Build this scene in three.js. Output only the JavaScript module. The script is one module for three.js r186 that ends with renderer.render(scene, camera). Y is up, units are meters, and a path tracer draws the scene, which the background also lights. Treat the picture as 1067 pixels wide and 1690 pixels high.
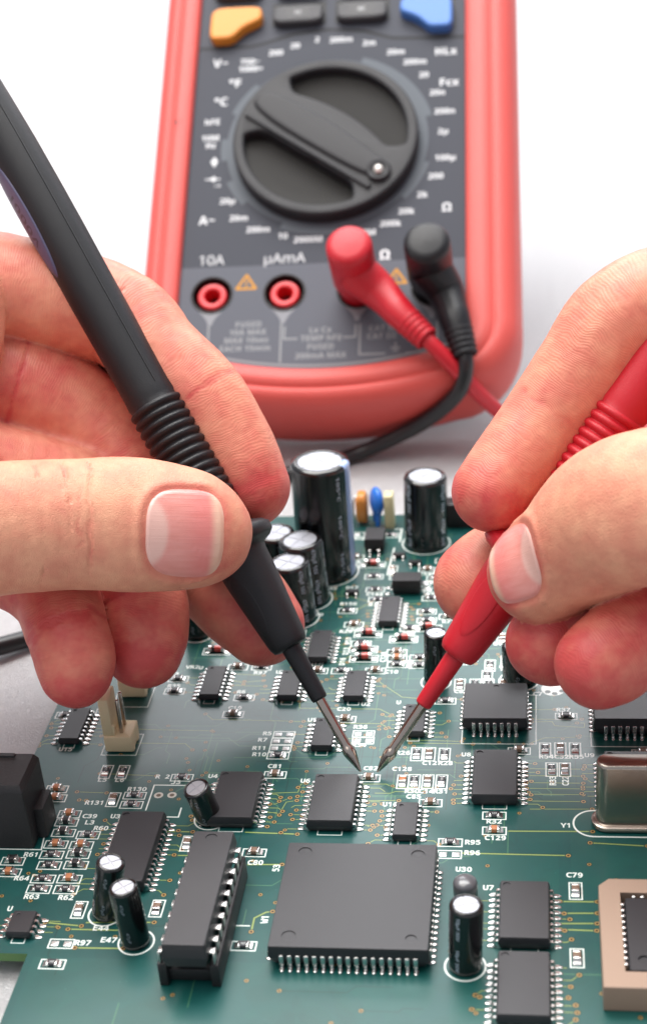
import * as THREE from 'three';
import { mergeGeometries, mergeVertices, toCreasedNormals } from 'three/addons/utils/BufferGeometryUtils.js';
import { ImprovedNoise } from 'three/addons/math/ImprovedNoise.js';
import { RectAreaLightUniformsLib } from 'three/addons/lights/RectAreaLightUniformsLib.js';

// All shapes below are written in millimetres and turned into metres when they become meshes.
const U = 0.001, Y0 = 4.5;                      // Y0: height of the board's top above the table
const scene = new THREE.Scene();

// ---------------------------------------------------------------- camera
const camera = new THREE.PerspectiveCamera(35.84, 646 / 1024, 0.01, 20);
camera.rotation.order = 'YXZ';
camera.rotation.set(-0.477432508, 0.158694476, -0.0873736688);
camera.position.set(33.1629 * U, (171.1003 + Y0) * U, 216.6868 * U);
camera.focus = 0.274;
camera.userData.fStop = 21;
camera.updateMatrixWorld(true);
scene.add(camera);

// ---------------------------------------------------------------- light: a bright white studio, one big softbox above and behind
RectAreaLightUniformsLib.init();
scene.background = new THREE.Color(0.38, 0.39, 0.43);
function softbox(pos, aim, w, h, power, color) {
  const l = new THREE.RectAreaLight(color, power, w, h);
  l.position.set(...pos); l.lookAt(...aim); scene.add(l);
  return l;
}
softbox([-0.20, 0.95, -0.15], [0, 0, -0.05], 0.9, 0.7, 5.0, 0xfffaf4);
softbox([0.05, 0.66, -1.10], [0, 0, -0.05], 0.9, 0.42, 4.2, 0xfbfcff);
softbox([0.0, 1.55, -0.75], [0, 0, -0.95], 1.6, 0.9, 6.0, 0xffffff);
softbox([-0.30, 0.95, 0.50], [0, 0.05, -0.05], 0.5, 0.5, 1.3, 0xfff6ec);

const renderer = new THREE.WebGLRenderer({ antialias: true });
renderer.toneMapping = THREE.LinearToneMapping;
renderer.toneMappingExposure = 1.2;
renderer.shadowMap.enabled = true;

// ---------------------------------------------------------------- helpers
let seed = 1234567;
const rnd = () => { seed = (seed * 1664525 + 1013904223) >>> 0; return seed / 4294967296; };
const rr = (a, b) => a + (b - a) * rnd();
const V3 = (x, y, z) => new THREE.Vector3(x, y, z);
const noise = new ImprovedNoise();
const clamp = THREE.MathUtils.clamp, lerp = THREE.MathUtils.lerp, sstep = (x, a, b) => { const t = clamp((x - a) / (b - a), 0, 1); return t * t * (3 - 2 * t); };
const e = camera.matrixWorld.elements;
const CX = V3(e[0], e[1], e[2]), CY = V3(e[4], e[5], e[6]), CZ = V3(e[8], e[9], e[10]);   // right, up and backward of the view
const EYE = V3(33.1629, 171.1003 + Y0, 216.6868);
const FPX = 2612.65;
// the point (mm, world) that stands at that place of the photograph and that many mm deep
const at = (x, y, d) => EYE.clone().addScaledVector(CX, (x - 533.5) / FPX * d).addScaledVector(CY, -(y - 845) / FPX * d).addScaledVector(CZ, -d);

const used = new Map();
function numbered(n) {
  const k = used.get(n) || 0; used.set(n, k + 1);
  return k ? n + '_' + String(k).padStart(3, '0') : n;
}
function metres(g) {
  if (!g.userData.m) { g.scale(U, U, U); g.userData.m = true; }
  return g;
}
function mesh(name, g, m, parent = scene, pos, rot) {
  const o = new THREE.Mesh(metres(g), m);
  o.name = parent === scene ? numbered(name) : name;
  if (pos) o.position.set(pos[0] * U, pos[1] * U, pos[2] * U);
  if (rot) o.rotation.set(...rot);
  o.castShadow = o.receiveShadow = true;
  parent.add(o);
  return o;
}
function thing(name, label, category, pos = [0, 0, 0], group) {
  const o = new THREE.Group(); o.name = numbered(name);
  o.position.set(pos[0] * U, pos[1] * U, pos[2] * U);
  o.userData = { label, category };
  if (group) o.userData.group = group;
  scene.add(o);
  return o;
}
// uv in centimetres from the dominant axis of each face, so that grain keeps its size
function boxUV(g, s = 0.1) {
  g = g.index ? g.toNonIndexed() : g;
  if (!g.attributes.normal) g.computeVertexNormals();
  const p = g.attributes.position, uv = new Float32Array(p.count * 2), a = V3(), b = V3(), c = V3();
  for (let i = 0; i < p.count; i += 3) {
    a.fromBufferAttribute(p, i); b.fromBufferAttribute(p, i + 1); c.fromBufferAttribute(p, i + 2);
    const n = b.clone().sub(a).cross(c.clone().sub(a)), x = Math.abs(n.x), y = Math.abs(n.y), z = Math.abs(n.z);
    [a, b, c].forEach((q, k) => {
      const w = x > y && x > z ? [q.z, q.y] : y > z ? [q.x, q.z] : [q.x, q.y];
      uv[(i + k) * 2] = w[0] * s; uv[(i + k) * 2 + 1] = w[1] * s;
    });
  }
  g.setAttribute('uv', new THREE.BufferAttribute(uv, 2));
  return g;
}
// rings of rounded rectangles stacked in y: levels = [y, half width, half length, corner radius]
function loft(levels, n = 3, crease = 0.6) {
  const ring = ([y, w, l, r]) => {
    const out = [];
    for (let q = 0; q < 4; q++) for (let k = 0; k <= n; k++) {
      const a = (q + k / n) * Math.PI / 2, sx = [1, -1, -1, 1][q], sz = [1, 1, -1, -1][q];
      out.push([sx * (w - r) + r * Math.cos(a), y, sz * (l - r) + r * Math.sin(a)]);
    }
    return out;
  };
  const rings = levels.map(ring), N = rings[0].length, P = [];
  const tri = (a, b, c) => P.push(...a, ...b, ...c);
  for (let i = 0; i + 1 < rings.length; i++) for (let k = 0; k < N; k++) {
    const a = rings[i][k], b = rings[i][(k + 1) % N], c = rings[i + 1][k], d = rings[i + 1][(k + 1) % N];
    tri(a, c, b); tri(b, c, d);
  }
  const top = rings.at(-1), bot = rings[0], yt = top[0][1], yb = bot[0][1];
  for (let k = 0; k < N; k++) { tri([0, yt, 0], top[(k + 1) % N], top[k]); tri([0, yb, 0], bot[k], bot[(k + 1) % N]); }
  const g = new THREE.BufferGeometry();
  g.setAttribute('position', new THREE.BufferAttribute(new Float32Array(P), 3));
  g.computeVertexNormals();
  return boxUV(toCreasedNormals(g, crease));
}
const box = (w, h, l, r = 0.08) => loft([[0, w / 2 - r, l / 2 - r, r * 0.5], [r, w / 2, l / 2, r], [h - r, w / 2, l / 2, r], [h, w / 2 - r, l / 2 - r, r * 0.5]], 2, 0.9);
const lathe = (pts, n = 40) => new THREE.LatheGeometry(pts.map(([r, y]) => new THREE.Vector2(Math.max(r, 1e-4), y)), n);
const move = (g, x, y, z) => g.translate(x, y, z);
const merge = (l) => mergeGeometries(l.map((g) => { const q = g.index ? g.toNonIndexed() : g; for (const k of Object.keys(q.attributes)) if (!['position', 'normal', 'uv'].includes(k)) q.deleteAttribute(k); return q; }));
const tube = (pts, r, n = 120, k = 14) => new THREE.TubeGeometry(new THREE.CatmullRomCurve3(pts, false, 'centripetal'), n, r, k, false);
function aim(o, from, dir) { o.position.copy(from).multiplyScalar(U); o.quaternion.setFromUnitVectors(V3(0, 1, 0), dir.clone().normalize()); }

// ---------------------------------------------------------------- textures
const canvas = (w, h) => { const c = document.createElement('canvas'); c.width = w; c.height = h; return [c, c.getContext('2d')]; };
function canvasMap(c) { const t = new THREE.CanvasTexture(c); t.colorSpace = THREE.SRGBColorSpace; t.anisotropy = 8; return t; }
function dataMap(n, f, rep) {
  const d = new Uint8Array(n * n * 4);
  for (let y = 0; y < n; y++) for (let x = 0; x < n; x++) { const v = clamp(f(x / n, y / n), 0, 1) * 255; d.set([v, v, v, 255], (y * n + x) * 4); }
  const t = new THREE.DataTexture(d, n, n); t.magFilter = THREE.LinearFilter; t.minFilter = THREE.LinearMipmapLinearFilter; t.generateMipmaps = true;
  t.wrapS = t.wrapT = THREE.RepeatWrapping; if (rep) t.repeat.set(rep, rep); t.needsUpdate = true;
  return t;
}
// tileable value noise
function valueNoise(cells, s) {
  const g = Array.from({ length: cells * cells }, (_, i) => { let t = (i + 1) * 0x9e3779b1 ^ (s * 0x85ebca6b); t = Math.imul(t ^ (t >>> 15), 0x2c1b3c6d); t ^= t >>> 12; t = Math.imul(t, 0x297a2d39); return ((t ^ (t >>> 15)) >>> 0) / 4294967296; });
  return (u, v) => {
    const x = u * cells, y = v * cells, i = Math.floor(x), j = Math.floor(y), f = x - i, h = y - j, a = f * f * (3 - 2 * f), b = h * h * (3 - 2 * h);
    const G = (p, q) => g[((q % cells + cells) % cells) * cells + ((p % cells + cells) % cells)];
    return lerp(lerp(G(i, j), G(i + 1, j), a), lerp(G(i, j + 1), G(i + 1, j + 1), a), b);
  };
}
function worley(cells, s) {
  const pts = Array.from({ length: cells * cells }, (_, i) => { const h = (k) => { let t = Math.imul(i * 2 + k + 11 * s, 0x9e3779b1); t ^= t >>> 15; t = Math.imul(t, 0x2c1b3c6d); t ^= t >>> 13; return (t >>> 0) / 4294967296; }; return [h(0), h(1)]; });
  return (u, v) => {
    const x = u * cells, y = v * cells, i = Math.floor(x), j = Math.floor(y); let d1 = 9, d2 = 9;
    for (let b = -1; b < 2; b++) for (let a = -1; a < 2; a++) {
      const p = pts[((j + b + cells) % cells) * cells + (i + a + cells) % cells], d = Math.hypot(i + a + p[0] - x, j + b + p[1] - y);
      if (d < d1) { d2 = d1; d1 = d; } else if (d < d2) d2 = d;
    }
    return d2 - d1;
  };
}
const nA = valueNoise(128, 1), nB = valueNoise(64, 2), nC = valueNoise(16, 3), nD = valueNoise(256, 4);
const grainMap = dataMap(512, (u, v) => 0.5 * nD(u, v) + 0.3 * nA(u, v) + 0.2 * nB(u, v));                 // fine moulded-plastic grain
const blotchMap = dataMap(256, (u, v) => 0.5 + 0.3 * nC(u, v) + 0.2 * nB(u, v));
const w1 = worley(48, 1), w2 = worley(26, 2);
const skinMap = dataMap(512, (u, v) => 0.45 * Math.min(1, w1(u, v) * 2.2) + 0.3 * Math.min(1, w2(u, v) * 2.5) + 0.25 * nA(u, v));
const nE = valueNoise(6, 7), nF = valueNoise(14, 8);
const ridgeMap = dataMap(1024, (u, v) => 0.6 * (0.5 + 0.5 * Math.sin(2 * Math.PI * (30 * v + 2.2 * nE(u, v) + 0.5 * nF(u, v)))) + 0.25 * Math.min(1, w2(u, v) * 2.5) + 0.15 * nA(u, v));   // friction ridges of the finger pads
const nailMap = dataMap(512, (u, v) => 0.7 * nA(u, 0.37) + 0.2 * nB(u, 0.11) + 0.1 * nA(u, v));
const leatherMap = dataMap(512, (u, v) => 0.55 * Math.min(1, worley40(u, v) * 2) + 0.25 * nB(u, v) + 0.2 * nD(u, v));
function worley40(u, v) { return (worley40.f ||= worley(40, 5))(u, v); }

// ---------------------------------------------------------------- materials
const S = (o) => new THREE.MeshStandardMaterial(o), PH = (o) => new THREE.MeshPhysicalMaterial(o);
const lin = (r, g, b) => new THREE.Color().setRGB(r, g, b);
const plastic = (c, rough, bump = 0.00004, more = {}) => PH({ color: c, roughness: rough, bumpMap: grainMap, bumpScale: bump, ...more });
const M = {
  table: S({ color: lin(0.86, 0.86, 0.875), roughness: 0.75, bumpMap: leatherMap, bumpScale: 0.0005 }),
  backdrop: S({ color: lin(0.86, 0.86, 0.87), roughness: 0.9 }),
  epoxy: plastic(lin(0.024, 0.024, 0.028), 0.42, 0.00002),
  epoxyDark: plastic(lin(0.014, 0.014, 0.016), 0.5, 0.00003),
  solder: S({ color: lin(0.78, 0.77, 0.75), metalness: 1, roughness: 0.27 }),
  tin: S({ color: lin(0.66, 0.65, 0.63), metalness: 1, roughness: 0.34 }),
  pad: S({ color: lin(0.62, 0.62, 0.61), metalness: 0.85, roughness: 0.42 }),
  laminate: S({ color: lin(0.10, 0.22, 0.07), roughness: 0.6 }),
  resistor: plastic(lin(0.035, 0.036, 0.045), 0.45),
  chipTan: plastic(lin(0.20, 0.125, 0.085), 0.5), chipOrange: plastic(lin(0.50, 0.19, 0.08), 0.5), chipBlack: plastic(lin(0.015, 0.015, 0.017), 0.5),
  diodeRed: PH({ color: lin(0.50, 0.045, 0.03), roughness: 0.15, clearcoat: 0.8, clearcoatRoughness: 0.08 }), diodeBlack: PH({ color: lin(0.01, 0.01, 0.01), roughness: 0.2 }),
  beige: plastic(lin(0.82, 0.68, 0.43), 0.5, 0.00003), brown: plastic(lin(0.36, 0.25, 0.185), 0.6, 0.00005),
  alu: S({ color: lin(0.43, 0.44, 0.48), metalness: 0.9, roughness: 0.5, bumpMap: grainMap, bumpScale: 0.00002 }),
  chrome: S({ color: lin(0.50, 0.44, 0.385), metalness: 1, roughness: 0.2 }),
  can: S({ color: lin(0.44, 0.39, 0.34), metalness: 1, roughness: 0.27, bumpMap: grainMap, bumpScale: 0.00001 }),
  rubberBlack: PH({ color: lin(0.008, 0.0085, 0.011), roughness: 0.42, specularIntensity: 0.8, bumpMap: grainMap, bumpScale: 0.00005 }),
  cableBlack: PH({ color: lin(0.012, 0.012, 0.014), roughness: 0.36 }),
  rubberRed: PH({ color: lin(0.52, 0.010, 0.022), roughness: 0.42, bumpMap: grainMap, bumpScale: 0.00004 }),
  cableRed: PH({ color: lin(0.55, 0.014, 0.026), roughness: 0.35 }),
  holster: PH({ color: lin(0.63, 0.084, 0.070), roughness: 0.45, bumpMap: grainMap, bumpScale: 0.00005 }),
  meterDark: plastic(lin(0.045, 0.045, 0.05), 0.5, 0.00006), meterKnob: plastic(lin(0.026, 0.026, 0.029), 0.5, 0.00003, { specularIntensity: 0.6 }), meterBlack: plastic(lin(0.01, 0.01, 0.011), 0.5),
  knobFloor: plastic(lin(0.013, 0.012, 0.011), 0.5, 0.00003, { specularIntensity: 0.35 }),
  orange: plastic(lin(0.72, 0.26, 0.03), 0.45), blue: plastic(lin(0.07, 0.20, 0.55), 0.45), jackRed: PH({ color: lin(0.60, 0.012, 0.02), roughness: 0.35 }),
  ceramicOrange: PH({ color: lin(0.62, 0.24, 0.05), roughness: 0.35 }), ceramicBlue: PH({ color: lin(0.02, 0.16, 0.62), roughness: 0.3 }), filmYellow: plastic(lin(0.72, 0.64, 0.38), 0.5),
  skin: PH({ color: 0xffffff, vertexColors: true, roughness: 0.50, specularIntensity: 0.75, bumpMap: skinMap, bumpScale: 0.00008, sheen: 0.3, sheenRoughness: 0.5, sheenColor: lin(0.9, 0.45, 0.35) }),
  pads: PH({ color: 0xffffff, vertexColors: true, roughness: 0.46, specularIntensity: 0.85, bumpMap: ridgeMap, bumpScale: 0.000035, sheen: 0.3, sheenRoughness: 0.5, sheenColor: lin(0.9, 0.45, 0.35) }),
  nail: PH({ color: 0xffffff, vertexColors: true, roughness: 0.32, clearcoat: 0.45, clearcoatRoughness: 0.18, bumpMap: nailMap, bumpScale: 0.00004 }),
};

// ---------------------------------------------------------------- the setting: a white table that sweeps up into a white backdrop
{
  const g = new THREE.PlaneGeometry(3000, 2200, 1, 1).rotateX(-Math.PI / 2).translate(0, 0, -500);
  mesh('table', boxUV(g, 0.1), M.table).userData.kind = 'structure';
  const pr = []; for (let i = 0; i <= 16; i++) { const a = i / 16 * Math.PI / 2; pr.push([-1600 - 350 * Math.sin(a), 350 - 350 * Math.cos(a)]); } pr.push([-1950, 1500]);
  const P = [], I = [];
  pr.forEach(([z, y], i) => { P.push(-1500, y, z, 1500, y, z); if (i) I.push(2 * i - 2, 2 * i - 1, 2 * i, 2 * i - 1, 2 * i + 1, 2 * i); });
  const b = new THREE.BufferGeometry(); b.setAttribute('position', new THREE.BufferAttribute(new Float32Array(P), 3)); b.setIndex(I); b.computeVertexNormals();
  mesh('backdrop', b, M.backdrop).userData.kind = 'structure';
}

// ---------------------------------------------------------------- the circuit board
const board = thing('circuit_board', 'green circuit board crowded with black chips and capacitors, lying on the white table', 'circuit board', [0, Y0, 0]);
const outline = new THREE.Shape([[-62, 108], [62, 108], [62, -60], [-48.2, -60], [-48.2, -37.4], [-62, -37.4]].map(([x, y]) => new THREE.Vector2(x, y)));
mesh('substrate', boxUV(new THREE.ExtrudeGeometry(outline, { depth: 1.6, bevelEnabled: false }).rotateX(-Math.PI / 2).translate(0, -1.62, 0)), M.laminate, board);
for (const [x, z] of [[-56, -100], [56, -100], [56, 52], [-44, 52], [-57, 30], [10, -20]]) mesh('solder_post', lathe([[0, -Y0], [1.2, -Y0], [1.6, -1.7], [0, -1.6]], 12), M.solder, board, [x, 0, z]);

const PINS = [];                                   // [x, z, outward direction] of small pins, for the routing
const CHIPS = [                                    // kind, left x, front z (of the top face), pins drawn one by one?
  ['so20', -7.8, 6.8, 1], ['so20', -24.9, 6.3, 1], ['so20', 19.7, -0.7, 1], ['so14', -5.9, -31.5, 1], ['so14', -10.1, -15.6, 1], ['so14', 6.3, -20.1, 1],
  ['so14', 6.8, 9.2, 1], ['so16', -14.4, -45.0, 0], ['so16', -33.9, -31.8, 0], ['so14', -18.7, -31.6, 0], ['so16', -1.5, -58.4, 0], ['so16', -57.9, -17.2, 0],
  ['so28', -40.2, 22.9, 1], ['so8', -52.4, 34.3, 1], ['so20', 25.0, 33.9, 0], ['so20', 25.0, 49.5, 0], ['so20', 42.3, -0.5, 0],
];
const SO = { so8: [3.7, 4.8, 1.6, 4], so14: [3.75, 8.6, 1.6, 7], so16: [3.7, 9.9, 1.6, 8], so20: [7.35, 12.75, 2.45, 10], so28: [7.35, 17.8, 2.45, 14] };

// --- the print on the board: solder mask, copper runs below it, vias, white lettering and outlines
const SILK = 'C17 -13.0 -45.2; C18 2.4 -42.1; U2 -1.6 -31.0; C20 -5.6 -29.4; R36 -1.9 -23.6; R34 -1.6 -18.0; C82 1.2 -11.0; C128 6.8 -10.9; R26 6.6 -15.7; C12 11.6 -12.7; R28 14.4 -12.7; R29 -8.2 -57.0; R53| -7.3 -53.4; D13| -7.4 -49.6; D16| -7.7 -45.8; C124| 0.3 -47.4; R49| 5.8 -44.9; R38| 4.9 -57.6; 70 -14.5 -63.7; U 4.6 -31.6; U5 -11.2 -25.8; U6 -10.1 -7.2; R30 9.0 -4.6; C14 11.5 -4.6; R31 14.0 -4.6; C85 9.4 -3.1; R54 32.2 -14.9; C32 34.9 -14.9; R55 37.5 -14.9; R33| 33.3 -7.9; C22| 35.5 -7.9; Y1 35.4 4.2; R32 23.4 3.4; C129 23.7 7.7; R95 20.0 8.9; R96 20.0 11.6; U30 18.8 15.7; U7 22.9 20.0; C79 36.5 16.6; U8 18.0 -15.3; U9 39.8 -15.4; R5 -19.1 -21.4; R7 -19.7 -19.4; R11 -19.9 -16.8; R10 -19.6 -14.9; C81 -16.2 -11.4; U4 -27.0 -8.3; C80 -15.6 14.9; 53| -11.9 16.2; W1| -12.0 28.4; U16 5.5 -0.8; U15 -56.4 -16.0; L5 -47.1 -6.9; L6 -43.9 -6.9; R 2 -36.2 -8.0; J3 -33.4 -6.4; R131 -46.9 -0.3; R130 -40.1 -4.3; C39 -46.8 3.5; L3 -46.4 5.2; R60 -44.0 6.7; R61 -54.4 13.9; R64 -54.3 19.9; R63 -51.3 24.3; R62 -45.5 24.4; E44 -37.9 31.3; E47 -36.0 33.9; R97 -40.0 34.7; U3 -42.2 3.4; U -54.1 27.3; VR2 -37.7 -43.8; R8 -40.8 -41.3; R35 -40.1 -37.1; R6 -26.3 -35.1; C19 -26.6 -29.6; U -35.9 -43.5; U7 -19.6 -42.0; D17 -8.7 -74.7; R150 -8.8 -68.0; A9 -12.8 -74.4; C7 30.7 -34.6; R37 35.4 -29.4; C8 15.8 -35.4; R51| 24.2 -43.8; R17| 25.6 -43.2'.split('; ');
const RUNS = '-55.7,-22.8 -29.7,-22.1 | -44.6,-18.1 -34.0,-18.0 -32.3,-16.1 | -32.0,-27.6 -30.3,-25.8 -12.8,-25.3 | -18.5,7.2 -9.6,7.5 | 29.4,0.0 39.8,-0.2 | 25.9,5.9 39.7,5.7 | 18.5,11.7 35.6,11.9 | 39.2,8.6 48.4,9.2 | 28.7,-11.3 38.6,-11.3 | 28.7,-9.3 38.5,-9.3 | 28.7,-7.3 38.5,-7.3 | 28.8,-5.7 38.4,-5.7 | 28.8,-4.1 38.4,-4.1 | 28.8,-2.2 38.4,-2.2 | 29.4,-29.4 33.8,-29.5 | 29.6,-26.3 38.7,-26.4 | 29.6,-25.5 33.3,-25.6 33.8,-24.3 39.1,-23.8 39.2,-25.2 37.8,-25.2 | 29.6,-19.1 31.9,-20.5 38.1,-20.8 | -14.4,-31.9 -14.1,-29.6 1.2,-29.4 3.6,-27.5 | -15.2,-25.2 -10.6,-25.2 | 0.0,-38.9 5.1,-33.4 9.4,-32.8 16.5,-32.7 | -5.4,-24.7 1.6,-24.7 3.3,-23.4 | 4.9,-19.7 17.0,-19.3 | 7.7,-18.7 19.1,-18.5 | 0.2,-6.4 4.3,-6.5 5.7,-5.5 13.2,-5.6 | 1.6,-1.8 6.9,-1.9 | 2.2,5.1 3.7,4.8 | 2.6,-3.9 5.2,-3.9 6.1,-4.4 11.2,-4.3 | -16.3,-3.5 -11.0,-3.9 -10.8,-6.2 -9.9,-6.5 | -15.5,-0.5 -14.6,-0.5 -12.2,-2.3 | -15.9,1.5 -13.5,2.2 -12.7,-1.1 -10.9,-1.6 | -50.9,-3.3 -45.4,-3.1 | -49.9,-1.0 -48.6,-0.9 | -48.0,-8.7 -37.4,-8.2 | -40.6,30.1 -29.6,29.7 | -43.2,31.7 -33.6,31.7 | -47.3,30.3 -41.2,30.9 | -41.0,35.8 -33.3,35.7 | -16.8,15.5 -11.1,15.3 | -13.7,31.3 -13.7,28.2 -12.0,26.8 -11.0,26.6 | 34.1,22.9 39.9,22.8 | 34.1,25.6 39.8,25.4 | 34.1,27.9 39.7,27.7 | 34.1,29.2 39.6,29.3 | -29.1,-41.3 -22.8,-40.8 | -28.5,-37.3 -21.9,-37.0 | -28.8,-39.3 -26.9,-38.3 -22.5,-39.0 | -12.4,-75.0 -11.8,-70.1 | -15.8,-71.3 -9.4,-71.2 -4.1,-68.7 | -6.9,-65.2 -4.1,-68.7 | -32.0,7.3 -27.7,7.3 | -29.6,13.5 -25.3,13.4'.split(' | ').map((r) => r.split(' ').map((p) => p.split(',').map(Number)));
// surface parts: kind (C tan capacitor, O orange capacitor, R resistor, L black inductor, E empty pads, D diode, S three-legged transistor) and h or v
const SMD = 'Ch -12.2 -42.4; Ch -0.8 -42.4; Rh -7.5 -42.4; Dh -3.5 -55.9; Dh 3.9 -53.9; Dh -3.9 -50.2; Dh -3.5 -46.8; Rh -4.6 -52.4; Ch 2.9 -49.1; Oh 3.1 -46.9; Rh 3.3 -44.6; Rh 7.6 -47.1; Rh 7.7 -44.3; Dh 8.5 -58.1; Rh 7.9 -64.6; Rh 8.1 -61.2; Rh -8.7 -65.1; Ch -5 -26; Eh -1.1 -21.4; Eh -1 -19.3; Ch 1.1 -8.1; Rv 9.1 -15.3; Cv 11.4 -15.3; Rv 14.1 -15.2; Ov 7.2 -7.2; Rv 9.2 -7.3; Cv 11.6 -7.3; Rv 14 -7.3; Cv 15.9 -37.6; Rv 18.8 -37.6; Rv 21.4 -37.6; Cv 24.3 -37.6; Rv 21.5 -44.3; Rh 13.4 -32.1; Rh 35.9 -27.3; Ch 27.4 -16.5; Rv 32 -17; Cv 34.7 -17.1; Rv 37.3 -17.1; Rv 33.1 -11.1; Cv 35.4 -11.1; Rh 23.4 1.9; Oh 23.5 5.9; Ch 12.4 -1.3; Rh 16.3 9.1; Eh 16.3 12.1; Cv 36.6 20.4; Cv 36.5 35.3; Ch 49.2 -16.1; Eh -15.9 -21; Eh -16 -18.9; Eh -16 -16.7; Rh -16.1 -14.5; Ch -15.8 -8.8; Ch -16.2 12.5; Rh -14.4 34.5; Rh -32.6 -7.7; Rv -47 -9.2; Rv -43.9 -9.2; Cv -43.7 -1.2; Rh -40.1 -2.4; Rh -40.1 0.2; Oh -50.6 3.0; Lh -50.5 5.3; Lh -50.3 8.1; Rh -45.8 8.6; Oh -50.8 11.2; Oh -46.3 11.3; Rh -50.8 13.9; Lh -46.2 13.7; Rh -50.5 16.6; Lh -45.9 16.4; Rh -50.6 20; Oh -46.1 19.9; Rh -50.6 22.5; Rh -46 22.5; Lh -57.1 15.7; Oh -56.9 18.6; Cv -42.5 27.2; Eh -43.4 35; Rh -43.6 39.5; Cv -29.8 26.5; Cv -28 10.4; Oh -54.8 -4; Oh -54.4 -1.4; Rh -39.7 -39.5; Rh -39.6 -35.2; Rh -25.4 -33; Ch -26.6 -27.4; Ch -28.4 -43.7; Dh -33.7 -49.5; Rh -51.6 -28.2; Rh -59.3 -26.9; Sh -8.4 -71.8; Dh -5.2 -84.5; Rh -4.4 -79.3; Sh 0.4 -87.7; Sh 4.2 -84.3; Rh -2.5 -98; Rh 6 -76; Rh 8.6 -70; Rh 12.5 -76; Rh -24 -58; Rh -30 -60; Rh 10.5 -86; Cv -0.6 -82; Rh 1 -79'.split('; ').map((t) => { const [k, x, z] = t.split(' '); return [k[0], k[1], +x, +z]; });
const CAPS = [                                     // base x, z, height, radius, lean x, lean z, kind
  [-14.9, -81.8, 27, 6.35, 0.4, 0, 'big'], [6.0, -94.2, 17, 4.8, 0.6, 0, 'right'], [-17.7, -70.1, 14.5, 4.7, -0.5, 0, 'mid'], [-19.2, -62.6, 13.5, 4.3, -0.5, 0, 'mid'], [-24.2, -74.5, 14, 4.3, 0, 0, 'mid'],
  [11.3, -38.5, 11.4, 2.35, 0.5, 0, 'small'], [-37.9, 28.0, 11, 2.3, 2.4, 0, 'small'], [-31.5, 34.2, 11.2, 2.3, -0.6, 0, 'small'], [-25.2, 3.9, 8.2, 2.3, -1.5, 1.5, 'small'], [19.9, 37.6, 12.2, 2.55, 0.6, 0, 'tall'], [-39.0, -56.1, 10, 2.7, 0, 0, 'small'], [27.2, -39.2, 8, 3.2, 0, 0, 'small'],
];
// the far half is packed with more small parts
{
  const taken = [...SMD.map(([, , x, z]) => [x, z, 2.4]), ...CAPS.map(([x, z, , r]) => [x, z, r + 2]), ...CHIPS.map(([k, x, z]) => [x + SO[k][0] / 2, z - SO[k][1] / 2, SO[k][1] / 2 + 1.5]), [3.3, -73.1, 4.5], [-5.2, -92.4, 5], [-9, -104, 5], [-3, -102, 4], [23, -27, 9], [14.5, -103, 6]];
  for (let i = 0; i < 900 && SMD.length < 150; i++) {
    const x = rr(-26, 30), z = rr(-100, -40); if (taken.some(([a, b, r]) => Math.hypot(a - x, (b - z) * 1.25) < r + 1)) continue;
    SMD.push([rnd() < 0.6 ? 'R' : rnd() < 0.8 ? 'C' : 'E', rnd() < 0.75 ? 'h' : 'v', x, z]); taken.push([x, z, 2.2]);
    SILK.push((rnd() < 0.6 ? 'R' : 'C') + Math.floor(rr(40, 190)) + ' ' + x.toFixed(1) + ' ' + (z + 1.9).toFixed(1));
  }
}
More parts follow.
